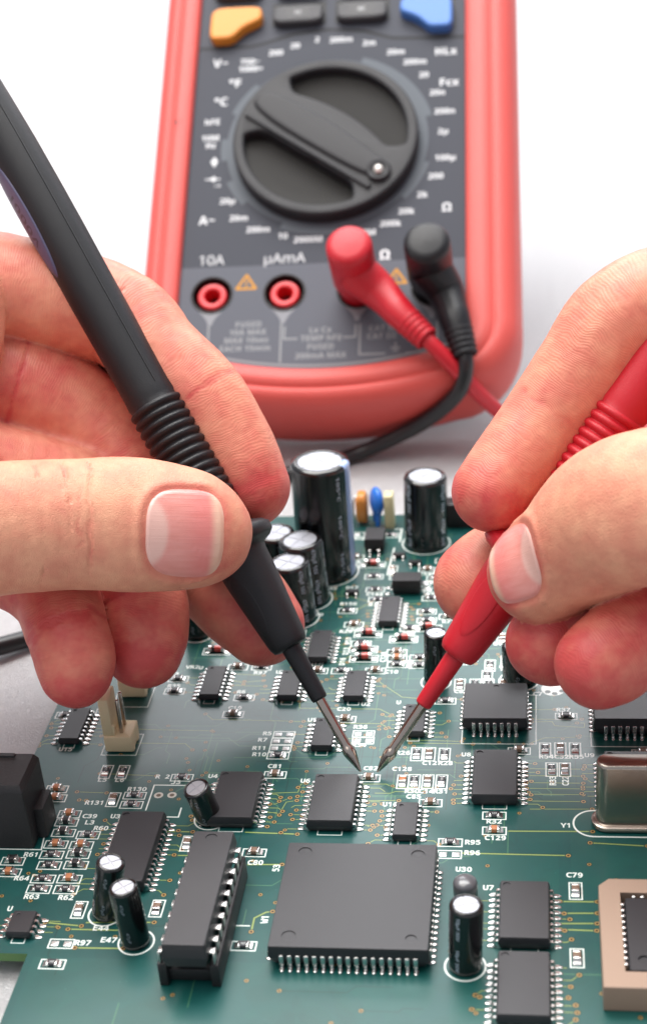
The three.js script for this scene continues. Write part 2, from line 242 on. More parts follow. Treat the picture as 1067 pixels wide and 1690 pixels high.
// copper that leaves the chips' pins
for (const [kind, x0, zf] of CHIPS) {
  const [w, l, , n] = SO[kind], xc = x0 + w / 2, zc = zf - l / 2;
  for (let i = 0; i < n; i++) for (const s of [-1, 1]) {
    const z = zc + (i - (n - 1) / 2) * 1.27, x = xc + s * (w / 2 + 1.5);
    if (rnd() < 0.62) {
      const a = rr(0.8, 2.6), b = rnd() < 0.4 ? rr(-1.3, 1.3) : 0, run = [[x, z], [x + s * a, z]];
      if (b) run.push([x + s * (a + Math.abs(b)), z + b]);
      PINS.push(run);
    }
  }
}
function drawBoard(x0, z0, w, l, ppm) {
  const [c, g] = canvas(Math.round(w * ppm), Math.round(l * ppm));
  g.scale(ppm, ppm); g.translate(-x0, -z0);
  g.fillStyle = '#0d4a48'; g.fillRect(x0, z0, w, l);
  let s0 = 99; const R = () => { s0 = (s0 * 1664525 + 1013904223) >>> 0; return s0 / 4294967296; };
  for (let i = 0; i < 900; i++) { g.fillStyle = R() < 0.5 ? 'rgba(30,96,84,.05)' : 'rgba(4,34,30,.06)'; g.beginPath(); g.ellipse(-62 + 124 * R(), -108 + 168 * R(), 1 + 6 * R(), 1 + 4 * R(), 3 * R(), 0, 7); g.fill(); }
  // inner planes that shimmer through
  g.fillStyle = 'rgba(40,110,96,.12)';
  for (const [a, b, p, q] of [[-60, -52, 34, 20], [-34, -30, 14, 21], [-30, -14, 12, 10], [18, 12, 16, 40], [28, -34, 12, 16], [-12, -20, 24, 8], [-47, 38, 110, 20], [-10, -62, 20, 22], [36, 0, 26, 30]]) g.fillRect(a, b, p, q);
  g.lineCap = g.lineJoin = 'round';
  const path = (r) => { g.beginPath(); r.forEach(([x, z], i) => i ? g.lineTo(x, z) : g.moveTo(x, z)); };
  const run = (r, wd) => { path(r); g.strokeStyle = 'rgba(4,30,26,.55)'; g.lineWidth = wd + 0.16; g.stroke(); path(r); g.strokeStyle = '#8ea05c'; g.lineWidth = wd; g.stroke(); };
  const VIAS = [];
  // long buried routes
  for (let i = 0; i < 420; i++) {
    let x = -58 + 112 * R(), z = -104 + 160 * R(); if (i > 70) { x = -40 + 78 * R(); z = -100 + 98 * R(); } const d = R() < 0.55 ? 1 : 0, len = 4 + 14 * R(), k = (R() - 0.5) * 5;
    path(d ? [[x, z], [x + len * 0.6, z], [x + len * 0.6 + Math.abs(k), z + k], [x + len, z + k]] : [[x, z], [x, z + len * 0.6], [x + k, z + len * 0.6 + Math.abs(k)], [x + k, z + len]]);
    g.strokeStyle = R() < 0.5 ? 'rgba(104,142,96,.6)' : 'rgba(6,40,36,.5)'; g.lineWidth = 0.17; g.stroke(); if (R() < 0.5) VIAS.push([x, z]);
  }
  RUNS.forEach((r, i) => run(r, r[0][1] > 5 ? 0.3 : 0.17));
  PINS.forEach((r) => run(r, 0.17));
  const via = (x, z, r = 0.4) => {
    g.fillStyle = '#0b302a'; g.beginPath(); g.arc(x, z, r * 1.35, 0, 7); g.fill();
    g.fillStyle = '#b89455'; g.beginPath(); g.arc(x, z, r, 0, 7); g.fill();
    g.fillStyle = '#2a160a'; g.beginPath(); g.arc(x, z, r * 0.56, 0, 7); g.fill();
  };
  RUNS.forEach((r) => { via(...r.at(-1)); if (R() < 0.5) via(...r[0]); });
  PINS.forEach((r) => { if (R() < 0.85) via(...r.at(-1)); });
  VIAS.forEach(([x, z]) => via(x, z, 0.34));
  for (let i = 0; i < 150; i++) via(-59 + 118 * R(), -105 + 160 * R(), 0.34);
  g.strokeStyle = g.fillStyle = '#eef2ec'; g.lineWidth = 0.23; g.lineJoin = 'miter';
  for (const [k, o, x, z] of SMD) { const a = o === 'h', W = k === 'D' ? 5.6 : 3.9, H = k === 'D' ? 2.4 : 1.95; if (k !== 'S') g.strokeRect(x - (a ? W : H) / 2, z - (a ? H : W) / 2, a ? W : H, a ? H : W); }
  for (const [x, z, , r] of CAPS) { g.beginPath(); g.arc(x, z, r + 0.5, 0, 7); g.lineWidth = 0.3; g.stroke(); }
  g.lineWidth = 0.2;
  for (const [kind, x0, zf] of CHIPS) { const [w2, l2] = SO[kind]; g.strokeRect(x0 + w2 * 0.22, zf - l2 - 0.5, w2 * 0.56, l2 + 1.3); }
  g.strokeRect(17.0, -34.2, 13.4, 15.6); g.strokeRect(40.2, -38.6, 18.5, 20.6);
  g.strokeRect(-49.2, -20.9, 6.6, 6.6); g.strokeRect(-50.8, -38.8, 7, 9);
  g.lineWidth = 0.34; g.beginPath(); g.moveTo(62, 7.0); g.lineTo(40, 7.0); g.arc(40, 3.6, 3.4, Math.PI / 2, Math.PI * 1.5); g.lineTo(62, 0.2); g.stroke();
  g.lineWidth = 0.28; path([[-37.2, 1.6], [-37.2, -5.5], [-30.8, -5.5]]); g.stroke(); path([[-34.4, 3.4], [-31.0, 3.4], [-31.0, 0.9]]); g.stroke();
  path([[-55.4, -6], [-53.0, 12.6], [-62, 12.6]]); g.stroke();
  path([[-14.2, 30.0], [-17.4, 30.0], [-17.4, 37]]); g.stroke();
  g.lineWidth = 0.35; path([[-1.0, -92], [-1.6, -80]]); g.stroke(); path([[-4, -101], [0, -101], [0, -95]]); g.stroke();
  g.beginPath(); g.arc(33.6, -36.3, 2.3, 0, 7); g.fill();
  for (const [x, z] of [[32.6, -35.3], [33.9, -34.7], [35.2, -35.6]]) { g.fillStyle = '#1a2a22'; g.beginPath(); g.arc(x, z, 0.55, 0, 7); g.fill(); }
  for (const [x, z] of [[-35.8, -2.6], [-33.4, -2.7]]) { g.fillStyle = '#c9c5bb'; g.beginPath(); g.arc(x, z, 0.85, 0, 7); g.fill(); g.fillStyle = '#5b4a36'; g.beginPath(); g.arc(x, z, 0.42, 0, 7); g.fill(); }
  g.fillStyle = '#e9eee7'; g.textAlign = 'center'; g.textBaseline = 'middle';
  for (const t of SILK) {
    const m = /^(.+?)(\|?) (-?[\d.]+) (-?[\d.]+)$/.exec(t);
    g.save(); g.translate(+m[3], +m[4]); if (m[2]) g.rotate(-Math.PI / 2);
    g.scale(1.5 / 100, 1.5 / 100); g.font = '100px monospace'; g.lineWidth = 7; g.strokeStyle = '#eef2ec'; g.fillText(m[1], 0, 0); g.strokeText(m[1], 0, 0); g.restore();
  }
  for (let i = 0; i < 900; i++) { g.fillStyle = `rgba(225,230,225,${0.06 + 0.3 * R() ** 3})`; g.beginPath(); g.arc(-62 + 124 * R(), -108 + 168 * R(), 0.03 + 0.07 * R() ** 2, 0, 7); g.fill(); }
  return PH({ map: canvasMap(c), roughness: 0.36, clearcoat: 0.35, clearcoatRoughness: 0.22, bumpMap: blotchMap, bumpScale: 0.00004 });
}
function sheet(x0, z0, w, l, ppm, pts) {
  const g = new THREE.ShapeGeometry(new THREE.Shape(pts.map(([x, z]) => new THREE.Vector2(x, -z)))).rotateX(-Math.PI / 2), p = g.attributes.position, uv = g.attributes.uv;
  for (let i = 0; i < p.count; i++) uv.setXY(i, (p.getX(i) - x0) / w, 1 - (p.getZ(i) - z0) / l);
  mesh('solder_mask', g, drawBoard(x0, z0, w, l, ppm), board);
}
sheet(-62, -46, 124, 106, 16.5, [[-62, -46], [-62, 37.4], [-48.2, 37.4], [-48.2, 60], [62, 60], [62, -46]]);
sheet(-62, -108, 124, 62, 16.5, [[-62, -108], [-62, -46], [62, -46], [62, -108]]);

// --- chips with gull-wing pins
const gull = (() => {
  const c = [[-0.15, 1.0], [0.35, 1.0], [0.55, 0.85], [0.62, 0.28], [0.75, 0.1], [1.3, 0.06]], t = 0.2, sh = new THREE.Shape();
  c.forEach(([x, y], i) => i ? sh.lineTo(x, y + t) : sh.moveTo(x, y + t));
  [[1.3, 0], [0.68, 0], [0.5, 0.1], [0.38, 0.7], [0.3, 0.84], [-0.15, 0.84]].forEach(([x, y]) => sh.lineTo(x, y));
  const g = new THREE.ExtrudeGeometry(sh, { depth: 0.42, bevelEnabled: false }).translate(0, 0, -0.21);
  const s = new THREE.SphereGeometry(1, 10, 6, 0, Math.PI * 2, 0, Math.PI / 2).scale(0.75, 0.17, 0.36).translate(1.05, 0.02, 0);
  return merge([g, s]);
})();
const jlead = (() => {
  const g = merge([box(0.28, 1.9, 0.66, 0.06).translate(0.14, 0.75, 0), box(0.28, 0.9, 0.42, 0.05).translate(0.1, 0.02, 0), new THREE.SphereGeometry(1, 10, 6, 0, Math.PI * 2, 0, Math.PI / 2).scale(0.75, 0.2, 0.4).translate(0.15, 0.02, 0)]);
  return g;
})();
metres(gull); metres(jlead);
function pinRow(body, proto, list, single) {       // list of [x, y, z, turn]
  if (single) for (const [x, y, z, a] of list) mesh('pin', proto, M.solder, body, [x, y, z], [0, a, 0]);
  else {
    const g = merge(list.map(([x, y, z, a]) => proto.clone().rotateY(a).translate(x * U, y * U, z * U))); g.userData.m = true;
    mesh('pins', g, M.solder, body).userData.kind = 'stuff';
  }
}
function notched(w, l, y0, y1, holes, r = 0.25) {   // the flat top of a package with shallow round marks in it
  const sh = new THREE.Shape(); const a = w / 2, b = l / 2;
  sh.moveTo(-a + r, -b); sh.lineTo(a - r, -b); sh.absarc(a - r, -b + r, r, -Math.PI / 2, 0); sh.lineTo(a, b - r); sh.absarc(a - r, b - r, r, 0, Math.PI / 2); sh.lineTo(-a + r, b); sh.absarc(-a + r, b - r, r, Math.PI / 2, Math.PI); sh.lineTo(-a, -b + r); sh.absarc(-a + r, -b + r, r, Math.PI, Math.PI * 1.5);
  for (const [x, z, q] of holes) { const h = new THREE.Path(); h.absarc(x, -z, q, 0, Math.PI * 2, true); sh.holes.push(h); }
  return boxUV(new THREE.ExtrudeGeometry(sh, { depth: y1 - y0 - 0.06, bevelEnabled: true, bevelThickness: 0.06, bevelSize: 0.06, bevelOffset: -0.06, bevelSegments: 2, curveSegments: 20 }).rotateX(-Math.PI / 2).translate(0, y0, 0));
}
const soBody = {};
for (const [k, [w, l, h]] of Object.entries(SO)) {
  const a = w / 2, b = l / 2, d = h > 2 ? 0.28 : 0.16, m = h * 0.48;
  soBody[k] = merge([loft([[0.12, a - d * 0.4, b - d * 0.4, 0.1], [m, a + d, b + d, 0.15], [m + 0.2, a + d, b + d, 0.15], [h - 0.16, a + 0.06, b + 0.06, 0.15]], 2, 0.5), notched(w, l, h - 0.18, h, [[-a + 0.9, -b + 0.9, h > 2 ? 0.55 : 0.32]])]);
}
for (const [kind, x0, zf, single] of CHIPS) {
  const [w, l, h, n] = SO[kind], c = mesh('chip', soBody[kind], M.epoxy, board, [x0 + w / 2, 0.06, zf - l / 2]), list = [];
  for (let i = 0; i < n; i++) { const z = (i - (n - 1) / 2) * 1.27; list.push([w / 2 + (h > 2 ? 0.25 : 0.12), 0, z, 0], [-w / 2 - (h > 2 ? 0.25 : 0.12), 0, z, Math.PI]); }
  if (h > 2) c.userData.tall = 1;
  pinRow(c, gull, list, single);
}
// chips with J leads: [centre x, z, half, height, pins a side, sides drawn one by one]
for (const [cx, cz, a, h, n, sides] of [[2.5, 26.9, 12.05, 4.2, 17, [1, 2]], [23.0, -27.2, 5.7, 3.5, 7, [1, 2, 0]], [49.2, -29.0, 8.3, 4.1, 11, [1]]]) {
  const holes = a > 10 ? [[-9.2, -9.9, 1.05], [9.2, -9.6, 1.05], [-9.2, 9.6, 1.05], [9.4, 9.7, 0.85]] : a > 8 ? [[-6.5, -6.5, 0.8]] : [[0.1, -4.7, 0.42]];
  const body = merge([loft([[0.5, a - 0.5, a - 0.5, 0.4], [h * 0.48, a + 0.22, a + 0.22, 0.4], [h * 0.48 + 0.25, a + 0.22, a + 0.22, 0.4], [h - 0.16, a + 0.05, a + 0.05, 0.3]], 3, 0.5), notched(2 * a, 2 * a, h - 0.2, h, holes)]);
  const c = mesh('chip', body, M.epoxy, board, [cx, 0.06, cz]);
  if (a > 10) c.userData.label = 'largest square chip, matt grey top with four round marks';
  for (const side of [0, 1, 2, 3]) {
    const list = [];
    for (let i = 0; i < n; i++) { const t = (i - (n - 1) / 2) * 1.27, q = a + 0.1, s = side; list.push([[-q, 0, t, Math.PI], [t, 0, q, -Math.PI / 2], [q, 0, t, 0], [t, 0, -q, Math.PI / 2]][s]); }
    pinRow(c, jlead, list, sides.includes(side));
  }
}
// opto-isolators: tall four-legged packages
for (const [x, z, w, l] of [[3.3, -73.1, 5.9, 3.7], [-5.2, -92.4, 4.2, 5.6]]) {
  const c = mesh('chip', loft([[0.5, w / 2 - 0.1, l / 2 - 0.1, 0.15], [1.9, w / 2 + 0.15, l / 2 + 0.15, 0.2], [2.1, w / 2 + 0.15, l / 2 + 0.15, 0.2], [3.6, w / 2, l / 2, 0.15]], 2, 0.5), M.epoxyDark, board, [x, 0, z]), list = [];
  if (w > 5) for (const s of [-1, 1]) for (const k of [-1.27, 1.27]) list.push([s * (w / 2 + 0.1), 0, k, s > 0 ? 0 : Math.PI]);
  else for (const s of [-1, 1]) for (const k of [-1.0, 1.0]) list.push([k, 0, s * (l / 2 + 0.1), s > 0 ? -Math.PI / 2 : Math.PI / 2]);
  pinRow(c, gull, list.map((q) => q), true);
}
// the long chip in its socket
{
  const s = mesh('socket', merge([box(1.4, 4.3, 25.0, 0.15).translate(-4.0, 0, -0.3), box(1.4, 4.3, 25.0, 0.15).translate(4.0, 0, -0.3), box(9.2, 2.2, 1.6, 0.15).translate(0, 0.2, -10.4), box(9.2, 2.2, 1.6, 0.15).translate(0, 0.2, 10.4)]), M.epoxyDark, board, [-21.0, 0.05, 31.2]);
  const b = mesh('chip', merge([loft([[4.6, 3.0, 12.9, 0.2], [6.5, 3.5, 13.4, 0.25], [6.75, 3.5, 13.4, 0.25], [8.8, 3.25, 13.1, 0.2]], 3, 0.5), notched(6.4, 26.1, 8.6, 9.0, [[-0.2, -11.6, 0.9]])]), M.epoxy, board, [-21.0, 0.05, 31.2]);
  b.userData.label = 'long dark chip pressed into a black socket';
  const leg = merge([box(0.9, 0.28, 1.15, 0.06).translate(0.3, 6.35, 0), box(0.3, 2.2, 1.3, 0.06).translate(0.72, 4.4, 0)]);
  for (let i = 0; i < 10; i++) for (const q of [-1, 1]) mesh('pin', leg, M.tin, b, [q * 3.45, 0, (i - 4.5) * 2.54], [0, q > 0 ? 0 : Math.PI, 0]);
}
// --- small surface parts
const endCap = { h: 0 };
const smdEnd = (w, h) => merge([box(0.42, h + 0.06, w + 0.06, 0.05).translate(-0.19, 0.02, 0), (() => { const s = new THREE.Shape([new THREE.Vector2(0, h * 0.8), new THREE.Vector2(0.18, h * 0.36), new THREE.Vector2(0.55, 0.06), new THREE.Vector2(0.6, 0), new THREE.Vector2(0, 0)]); return new THREE.ExtrudeGeometry(s, { depth: w - 0.2, bevelEnabled: true, bevelSize: 0.06, bevelThickness: 0.1, bevelSegments: 2 }).translate(0, 0.02, -(w - 0.2) / 2); })()]);
const ends = { C: smdEnd(1.25, 0.75), R: smdEnd(1.25, 0.5), L: smdEnd(1.25, 0.95) };
ends.O = ends.C;
const smdBody = { C: box(1.35, 0.75, 1.22, 0.07), R: box(1.35, 0.52, 1.22, 0.05), L: box(1.35, 0.95, 1.22, 0.07) };
smdBody.O = smdBody.C;
const padBox = loft([[0.01, 0.62, 0.55, 0.1], [0.05, 0.62, 0.55, 0.1], [0.09, 0.5, 0.45, 0.1]], 2, 1);
const melf = new THREE.CylinderGeometry(0.68, 0.68, 2.1, 20).rotateZ(Math.PI / 2), melfEnd = new THREE.CylinderGeometry(0.74, 0.74, 0.55, 20).rotateZ(Math.PI / 2), melfBand = new THREE.CylinderGeometry(0.70, 0.70, 0.6, 20, 1, true).rotateZ(Math.PI / 2);
const [mc, mg] = canvas(64, 48); mg.fillStyle = '#26272c'; mg.fillRect(0, 0, 64, 48); mg.fillStyle = '#d5d8d6'; mg.font = 'bold 26px monospace'; mg.textAlign = 'center'; mg.textBaseline = 'middle'; mg.fillText('103', 32, 26);
const codeMap = S({ map: canvasMap(mc), roughness: 0.5 });
const codePlate = new THREE.PlaneGeometry(1.2, 1.05).rotateX(-Math.PI / 2);
for (const [k, o, x, z] of SMD) {
  const turn = o === 'h' ? rr(-0.03, 0.03) : Math.PI / 2 + rr(-0.03, 0.03);
  if (k === 'E') { for (const s of [-1, 1]) mesh('solder_pad', padBox, M.pad, board, [x + s * 1.05, 0, z]); continue; }
  if (k === 'D') {
    const d = mesh('diode', melf, M.diodeRed, board, [x, 0.72, z], [0, turn, 0]);
    for (const s of [-1, 1]) { mesh('terminal', melfEnd, M.solder, d, [s * 1.3, 0, 0]); mesh('solder_pad', padBox, M.solder, d, [s * 1.9, -0.72, 0]); }
    mesh('band', melfBand, M.diodeBlack, d, [-0.65, 0, 0]);
    continue;
  }
  if (k === 'S') {
    const d = mesh('transistor', loft([[0.15, 1.35, 0.6, 0.1], [0.55, 1.45, 0.68, 0.1], [1.0, 1.35, 0.6, 0.1]], 2, 0.5), M.epoxyDark, board, [x, 0, z]);
    for (const [px, pz, a] of [[-0.95, 0.6, -Math.PI / 2], [0.95, 0.6, -Math.PI / 2], [0, -0.6, Math.PI / 2]]) mesh('pin', gull, M.solder, d, [px, -0.15, pz], [0, a, 0]).scale.setScalar(0.8);
    continue;
  }
  const b = mesh({ C: 'ceramic_capacitor', O: 'ceramic_capacitor', R: 'resistor', L: 'inductor' }[k], smdBody[k], { C: M.chipTan, O: M.chipOrange, R: M.resistor, L: M.chipBlack }[k], board, [x, 0.08, z], [0, turn, 0]);
  for (const s of [-1, 1]) mesh('terminal', ends[k], M.solder, b, [s * 0.85, -0.07, 0], [0, s > 0 ? 0 : Math.PI, 0]);
  if (k === 'R' && z > -48) mesh('marking', codePlate, codeMap, b, [0, 0.525, 0]);
}
// --- electrolytic capacitors: black sleeve, rolled rim, scored aluminium top
function sleeve(kind) {
  const [c, g] = canvas(1024, 512);
  g.fillStyle = '#0b0c0e'; g.fillRect(0, 0, 1024, 512);
  const col = { big: '#8fa6cf', right: '#15181c', mid: '#46525f', small: '#1a1d20', tall: '#252b33' }[kind];
  g.fillStyle = col; g.fillRect(560, 0, kind === 'big' ? 90 : 90, 512);
  g.fillStyle = kind === 'small' ? '#79828b' : '#a9b4c2'; g.textAlign = 'center'; g.textBaseline = 'middle';
  const t = { big: '105°C', right: '470µF 35V', mid: '470µF 16V', small: '47µF', tall: '10µF 50V' }[kind], n = kind === 'big' ? 3 : 2;
  for (const x of kind === 'big' ? [500, 900] : [200, 330, 470, 760, 900]) for (let i = 0; i < n; i++) {
    g.save(); g.translate(x, (i + 0.5) * 512 / n); g.rotate(Math.PI / 2); g.font = (kind === 'big' ? 'bold 46px' : 'bold 54px') + ' sans-serif'; g.scale(kind === 'big' ? 0.9 : 0.8, kind === 'big' ? 0.62 : 0.9); g.fillText(t, 0, 0); g.restore();
  }
  return PH({ map: canvasMap(c), roughness: 0.24, clearcoat: 0.5, clearcoatRoughness: 0.12 });
}
const sleeveMat = {};
const turnOf = { big: -2.34, right: 2.6, mid: -0.5, small: 0.7, tall: 0.3 };
for (const [x, z, h, r, lx, lz, kind] of CAPS) {
  const q = Math.min(0.9, r * 0.18), prof = [[r * 0.86, 0.05], [r - 0.05, 0.35], [r, 0.8], [r, h * 0.08], [r * 0.97, h * 0.11], [r, h * 0.14], [r, h - q], [r - q * 0.3, h - q * 0.3], [r - q, h], [r * 0.77, h + 0.05], [r * 0.735, h - 0.05], [r * 0.73, h - 0.25]];
  const g = lathe(prof, 48), p = g.attributes.position, uv = g.attributes.uv;
  for (let i = 0; i < p.count; i++) uv.setY(i, p.getY(i) / h);
  const c = mesh('electrolytic_capacitor', g, sleeveMat[kind] ||= sleeve(kind), board, [x, 0, z]);
  c.quaternion.setFromUnitVectors(V3(0, 1, 0), V3(lx, h, lz).normalize()).multiply(new THREE.Quaternion().setFromAxisAngle(V3(0, 1, 0), turnOf[kind]));
  const wedges = [];                              // four raised sectors leave the scored cross between them
  for (let k = 0; k < 4; k++) {
    const s = new THREE.Shape(), R = r * 0.735, a0 = k * Math.PI / 2 + 0.05, a1 = (k + 1) * Math.PI / 2 - 0.05, m = (a0 + a1) / 2, o = r * 0.045;
    s.moveTo(o * Math.cos(m), o * Math.sin(m)); s.lineTo(R * Math.cos(a0), R * Math.sin(a0)); s.absarc(0, 0, R, a0, a1); s.lineTo(o * Math.cos(m), o * Math.sin(m));
    wedges.push(new THREE.ExtrudeGeometry(s, { depth: 0.1, bevelEnabled: true, bevelSize: 0.03, bevelOffset: -0.03, bevelThickness: 0.05, bevelSegments: 2, curveSegments: 12 }).rotateX(-Math.PI / 2).translate(0, h - 0.3, 0));
  }
  wedges.push(new THREE.CylinderGeometry(r * 0.735, r * 0.735, 0.1, 32).translate(0, h - 0.3, 0));
  mesh('can_top', boxUV(merge(wedges)), M.alu, c);
}
// a small dark round part behind the near capacitor
{
  const d = mesh('coil', lathe([[1.7, 0.8], [1.95, 1.0], [1.95, 3.0], [1.8, 3.5], [1.3, 3.85], [0.6, 4.0], [0, 4.03]], 32), PH({ color: lin(0.10, 0.10, 0.11), roughness: 0.3, clearcoat: 0.5 }), board, [19.4, 0, 22.6]);
  for (const k of [-1, 1]) mesh('pin', new THREE.CylinderGeometry(0.25, 0.25, 1.6, 8).translate(k, 0.8, 0), M.tin, d);
}
// --- crystal can: pressed metal case on a flange
{
  const c = mesh('crystal_can', loft([[1.0, 7.4, 2.15, 2.1], [1.0, 7.0, 1.95, 1.9], [12.3, 7.0, 1.95, 1.9], [12.75, 6.85, 1.8, 1.75], [12.95, 6.5, 1.5, 1.45]], 10, 0.9), M.can, board, [47.3, 0.2, 3.6]);
  mesh('flange', loft([[0, 7.5, 2.5, 2.4], [0.2, 7.75, 2.7, 2.6], [0.9, 7.75, 2.7, 2.6], [1.1, 7.4, 2.4, 2.3]], 10, 0.9), M.can, c);
  c.userData.label = 'shiny metal crystal can at the right';
}
// --- brown square socket holding a dark chip
{
  const a = 11.6, sh = new THREE.Shape([[-a + 1.6, -a], [a, -a], [a, a], [-a, a], [-a, -a + 1.6]].map(([x, y]) => new THREE.Vector2(x, -y))), ho = new THREE.Path([[-8.6, -8.6], [8.6, -8.6], [8.6, 8.6], [-8.6, 8.6]].map(([x, y]) => new THREE.Vector2(x, -y)));
  sh.holes.push(ho);
  const s = mesh('socket', boxUV(new THREE.ExtrudeGeometry(sh, { depth: 4.2, bevelEnabled: true, bevelSize: 0.2, bevelThickness: 0.2, bevelOffset: -0.2, bevelSegments: 2 }).rotateX(-Math.PI / 2).translate(0, 0.2, 0)), M.brown, board, [51.6, 0, 34.2]);
  s.userData.label = 'brown square socket with a dark chip inside';
  mesh('socket_floor', box(17.4, 0.8, 17.4), M.epoxyDark, s, [0, 0.1, 0]);
  mesh('chip', merge([loft([[1.0, 7.6, 7.6, 0.3], [2.6, 7.8, 7.8, 0.3], [3.9, 7.7, 7.7, 0.3]], 2, 0.5), notched(15.3, 15.3, 3.8, 4.2, [[-5.5, 5.5, 0.9]])]), M.epoxy, s);
  const contact = merge([box(0.7, 3.0, 0.6, 0.08).translate(0, 1.2, 0)]);
  for (let i = 0; i < 11; i++) { const t = (i - 5) * 1.27; mesh('pin', contact, M.solder, s, [-8.2, 0, t]); mesh('pin', contact, M.solder, s, [t, 0, -8.2], [0, Math.PI / 2, 0]); }
  for (let i = 0; i < 11; i++) mesh('slot', box(2.4, 0.1, 0.55, 0.03), M.epoxyDark, s, [-10.1, 4.37, (i - 5) * 1.27]);
}
// --- two cream pin headers, each with a tall locking wall
for (const [x, z, full] of [[-45.8, -17.6, 1], [-47.4, -35.4, 0]]) {
  const k = mesh('pin_header', boxUV(merge([box(5.2, 3.4, 5.6, 0.2).translate(0, 0.3, 0), box(1.9, 8.0, 5.0, 0.2).translate(-1.75, 3.6, 0), box(0.7, 1.2, 1.2, 0.1).translate(2.3, 0, 1.6), box(0.7, 1.2, 1.2, 0.1).translate(2.3, 0, -1.6), box(1.2, 2.2, 0.8, 0.1).translate(-1.0, 3.6, 2.0), box(1.2, 2.2, 0.8, 0.1).translate(-1.0, 3.6, -2.0)])), M.beige, board, [x, 0, z]);
  for (const s of [-1, 1]) mesh('pin', box(0.64, 10.6, 0.64, 0.15), M.chrome, k, [0.55, 0.4, s * 1.27]);
}
// --- the black jack at the board's left edge
{
  const j = mesh('jack', boxUV(merge([loft([[0.2, 9, 5.2, 0.4], [11.6, 8.9, 5.1, 0.4], [12.6, 8.4, 4.6, 0.3], [12.8, 8.2, 4.4, 0.3]], 3, 0.5).translate(-63.3, 0, 7.2), loft([[12.7, 5, 0.5, 0.2], [13.1, 4.8, 0.4, 0.2]], 2, 0.5).translate(-63, 0, 3.4), loft([[0.2, 1.2, 3.0, 0.3], [6, 1.1, 2.8, 0.3]], 2, 0.5).translate(-53.9, 0, 6.6)])), plastic(lin(0.012, 0.012, 0.014), 0.4, 0.00008), board);
  j.userData.label = 'black jack housing at the left edge';
}
// --- radial parts at the far edge
{
  const o = mesh('film_capacitor', loft([[1.0, 1.2, 1.9, 0.7], [2.5, 1.35, 2.2, 0.8], [6.0, 1.35, 2.2, 0.8], [7.4, 0.9, 1.6, 0.6]], 4, 1.2), M.ceramicOrange, board, [-9.2, 0, -104.6]); o.userData.label = 'orange dipped capacitor';
  mesh('wire_lead', tube([V3(-1.6, 0, 1.2), V3(-1.9, 3.5, 1.3), V3(-1.6, 6.4, 1.0), V3(-0.6, 7.2, 0.2)], 0.25, 30, 8), M.tin, o);
  const b = mesh('disc_capacitor', new THREE.SphereGeometry(1, 28, 20).scale(1.5, 3.4, 3.2).translate(0, 6.2, 0), M.ceramicBlue, board, [-5.9, 0, -102.8], [0, 0.35, -0.06]); b.userData.label = 'blue disc capacitor';
  mesh('coated_lead', merge([new THREE.CylinderGeometry(0.75, 0.5, 3.2, 12).translate(0, 2.2, 1.3), new THREE.CylinderGeometry(0.75, 0.5, 3.2, 12).translate(0, 2.2, -1.3)]), M.ceramicBlue, b);
  mesh('wire_lead', merge([new THREE.CylinderGeometry(0.25, 0.25, 1.4, 8).translate(0, 0.4, 1.3), new THREE.CylinderGeometry(0.25, 0.25, 1.4, 8).translate(0, 0.4, -1.3)]), M.tin, b);
  const y = mesh('film_capacitor', merge([box(2.2, 8.2, 3.2, 0.25).translate(0, 0.2, 0), box(0.25, 0.25, 3, 0.05).translate(0.9, 8.3, 0)]), M.filmYellow, board, [-2.7, 0, -102.4]); y.userData.label = 'pale yellow box capacitor';
}
// parts standing behind the near row, mostly hidden by the hands
mesh('chip', box(9, 6, 4, 0.2), M.epoxyDark, board, [14.5, 0, -103]);
mesh('relay', box(7, 9, 6, 0.2), plastic(lin(0.75, 0.76, 0.78), 0.4), board, [-17.8, 0, -97]).userData.label = 'pale grey block behind the tallest capacitor';

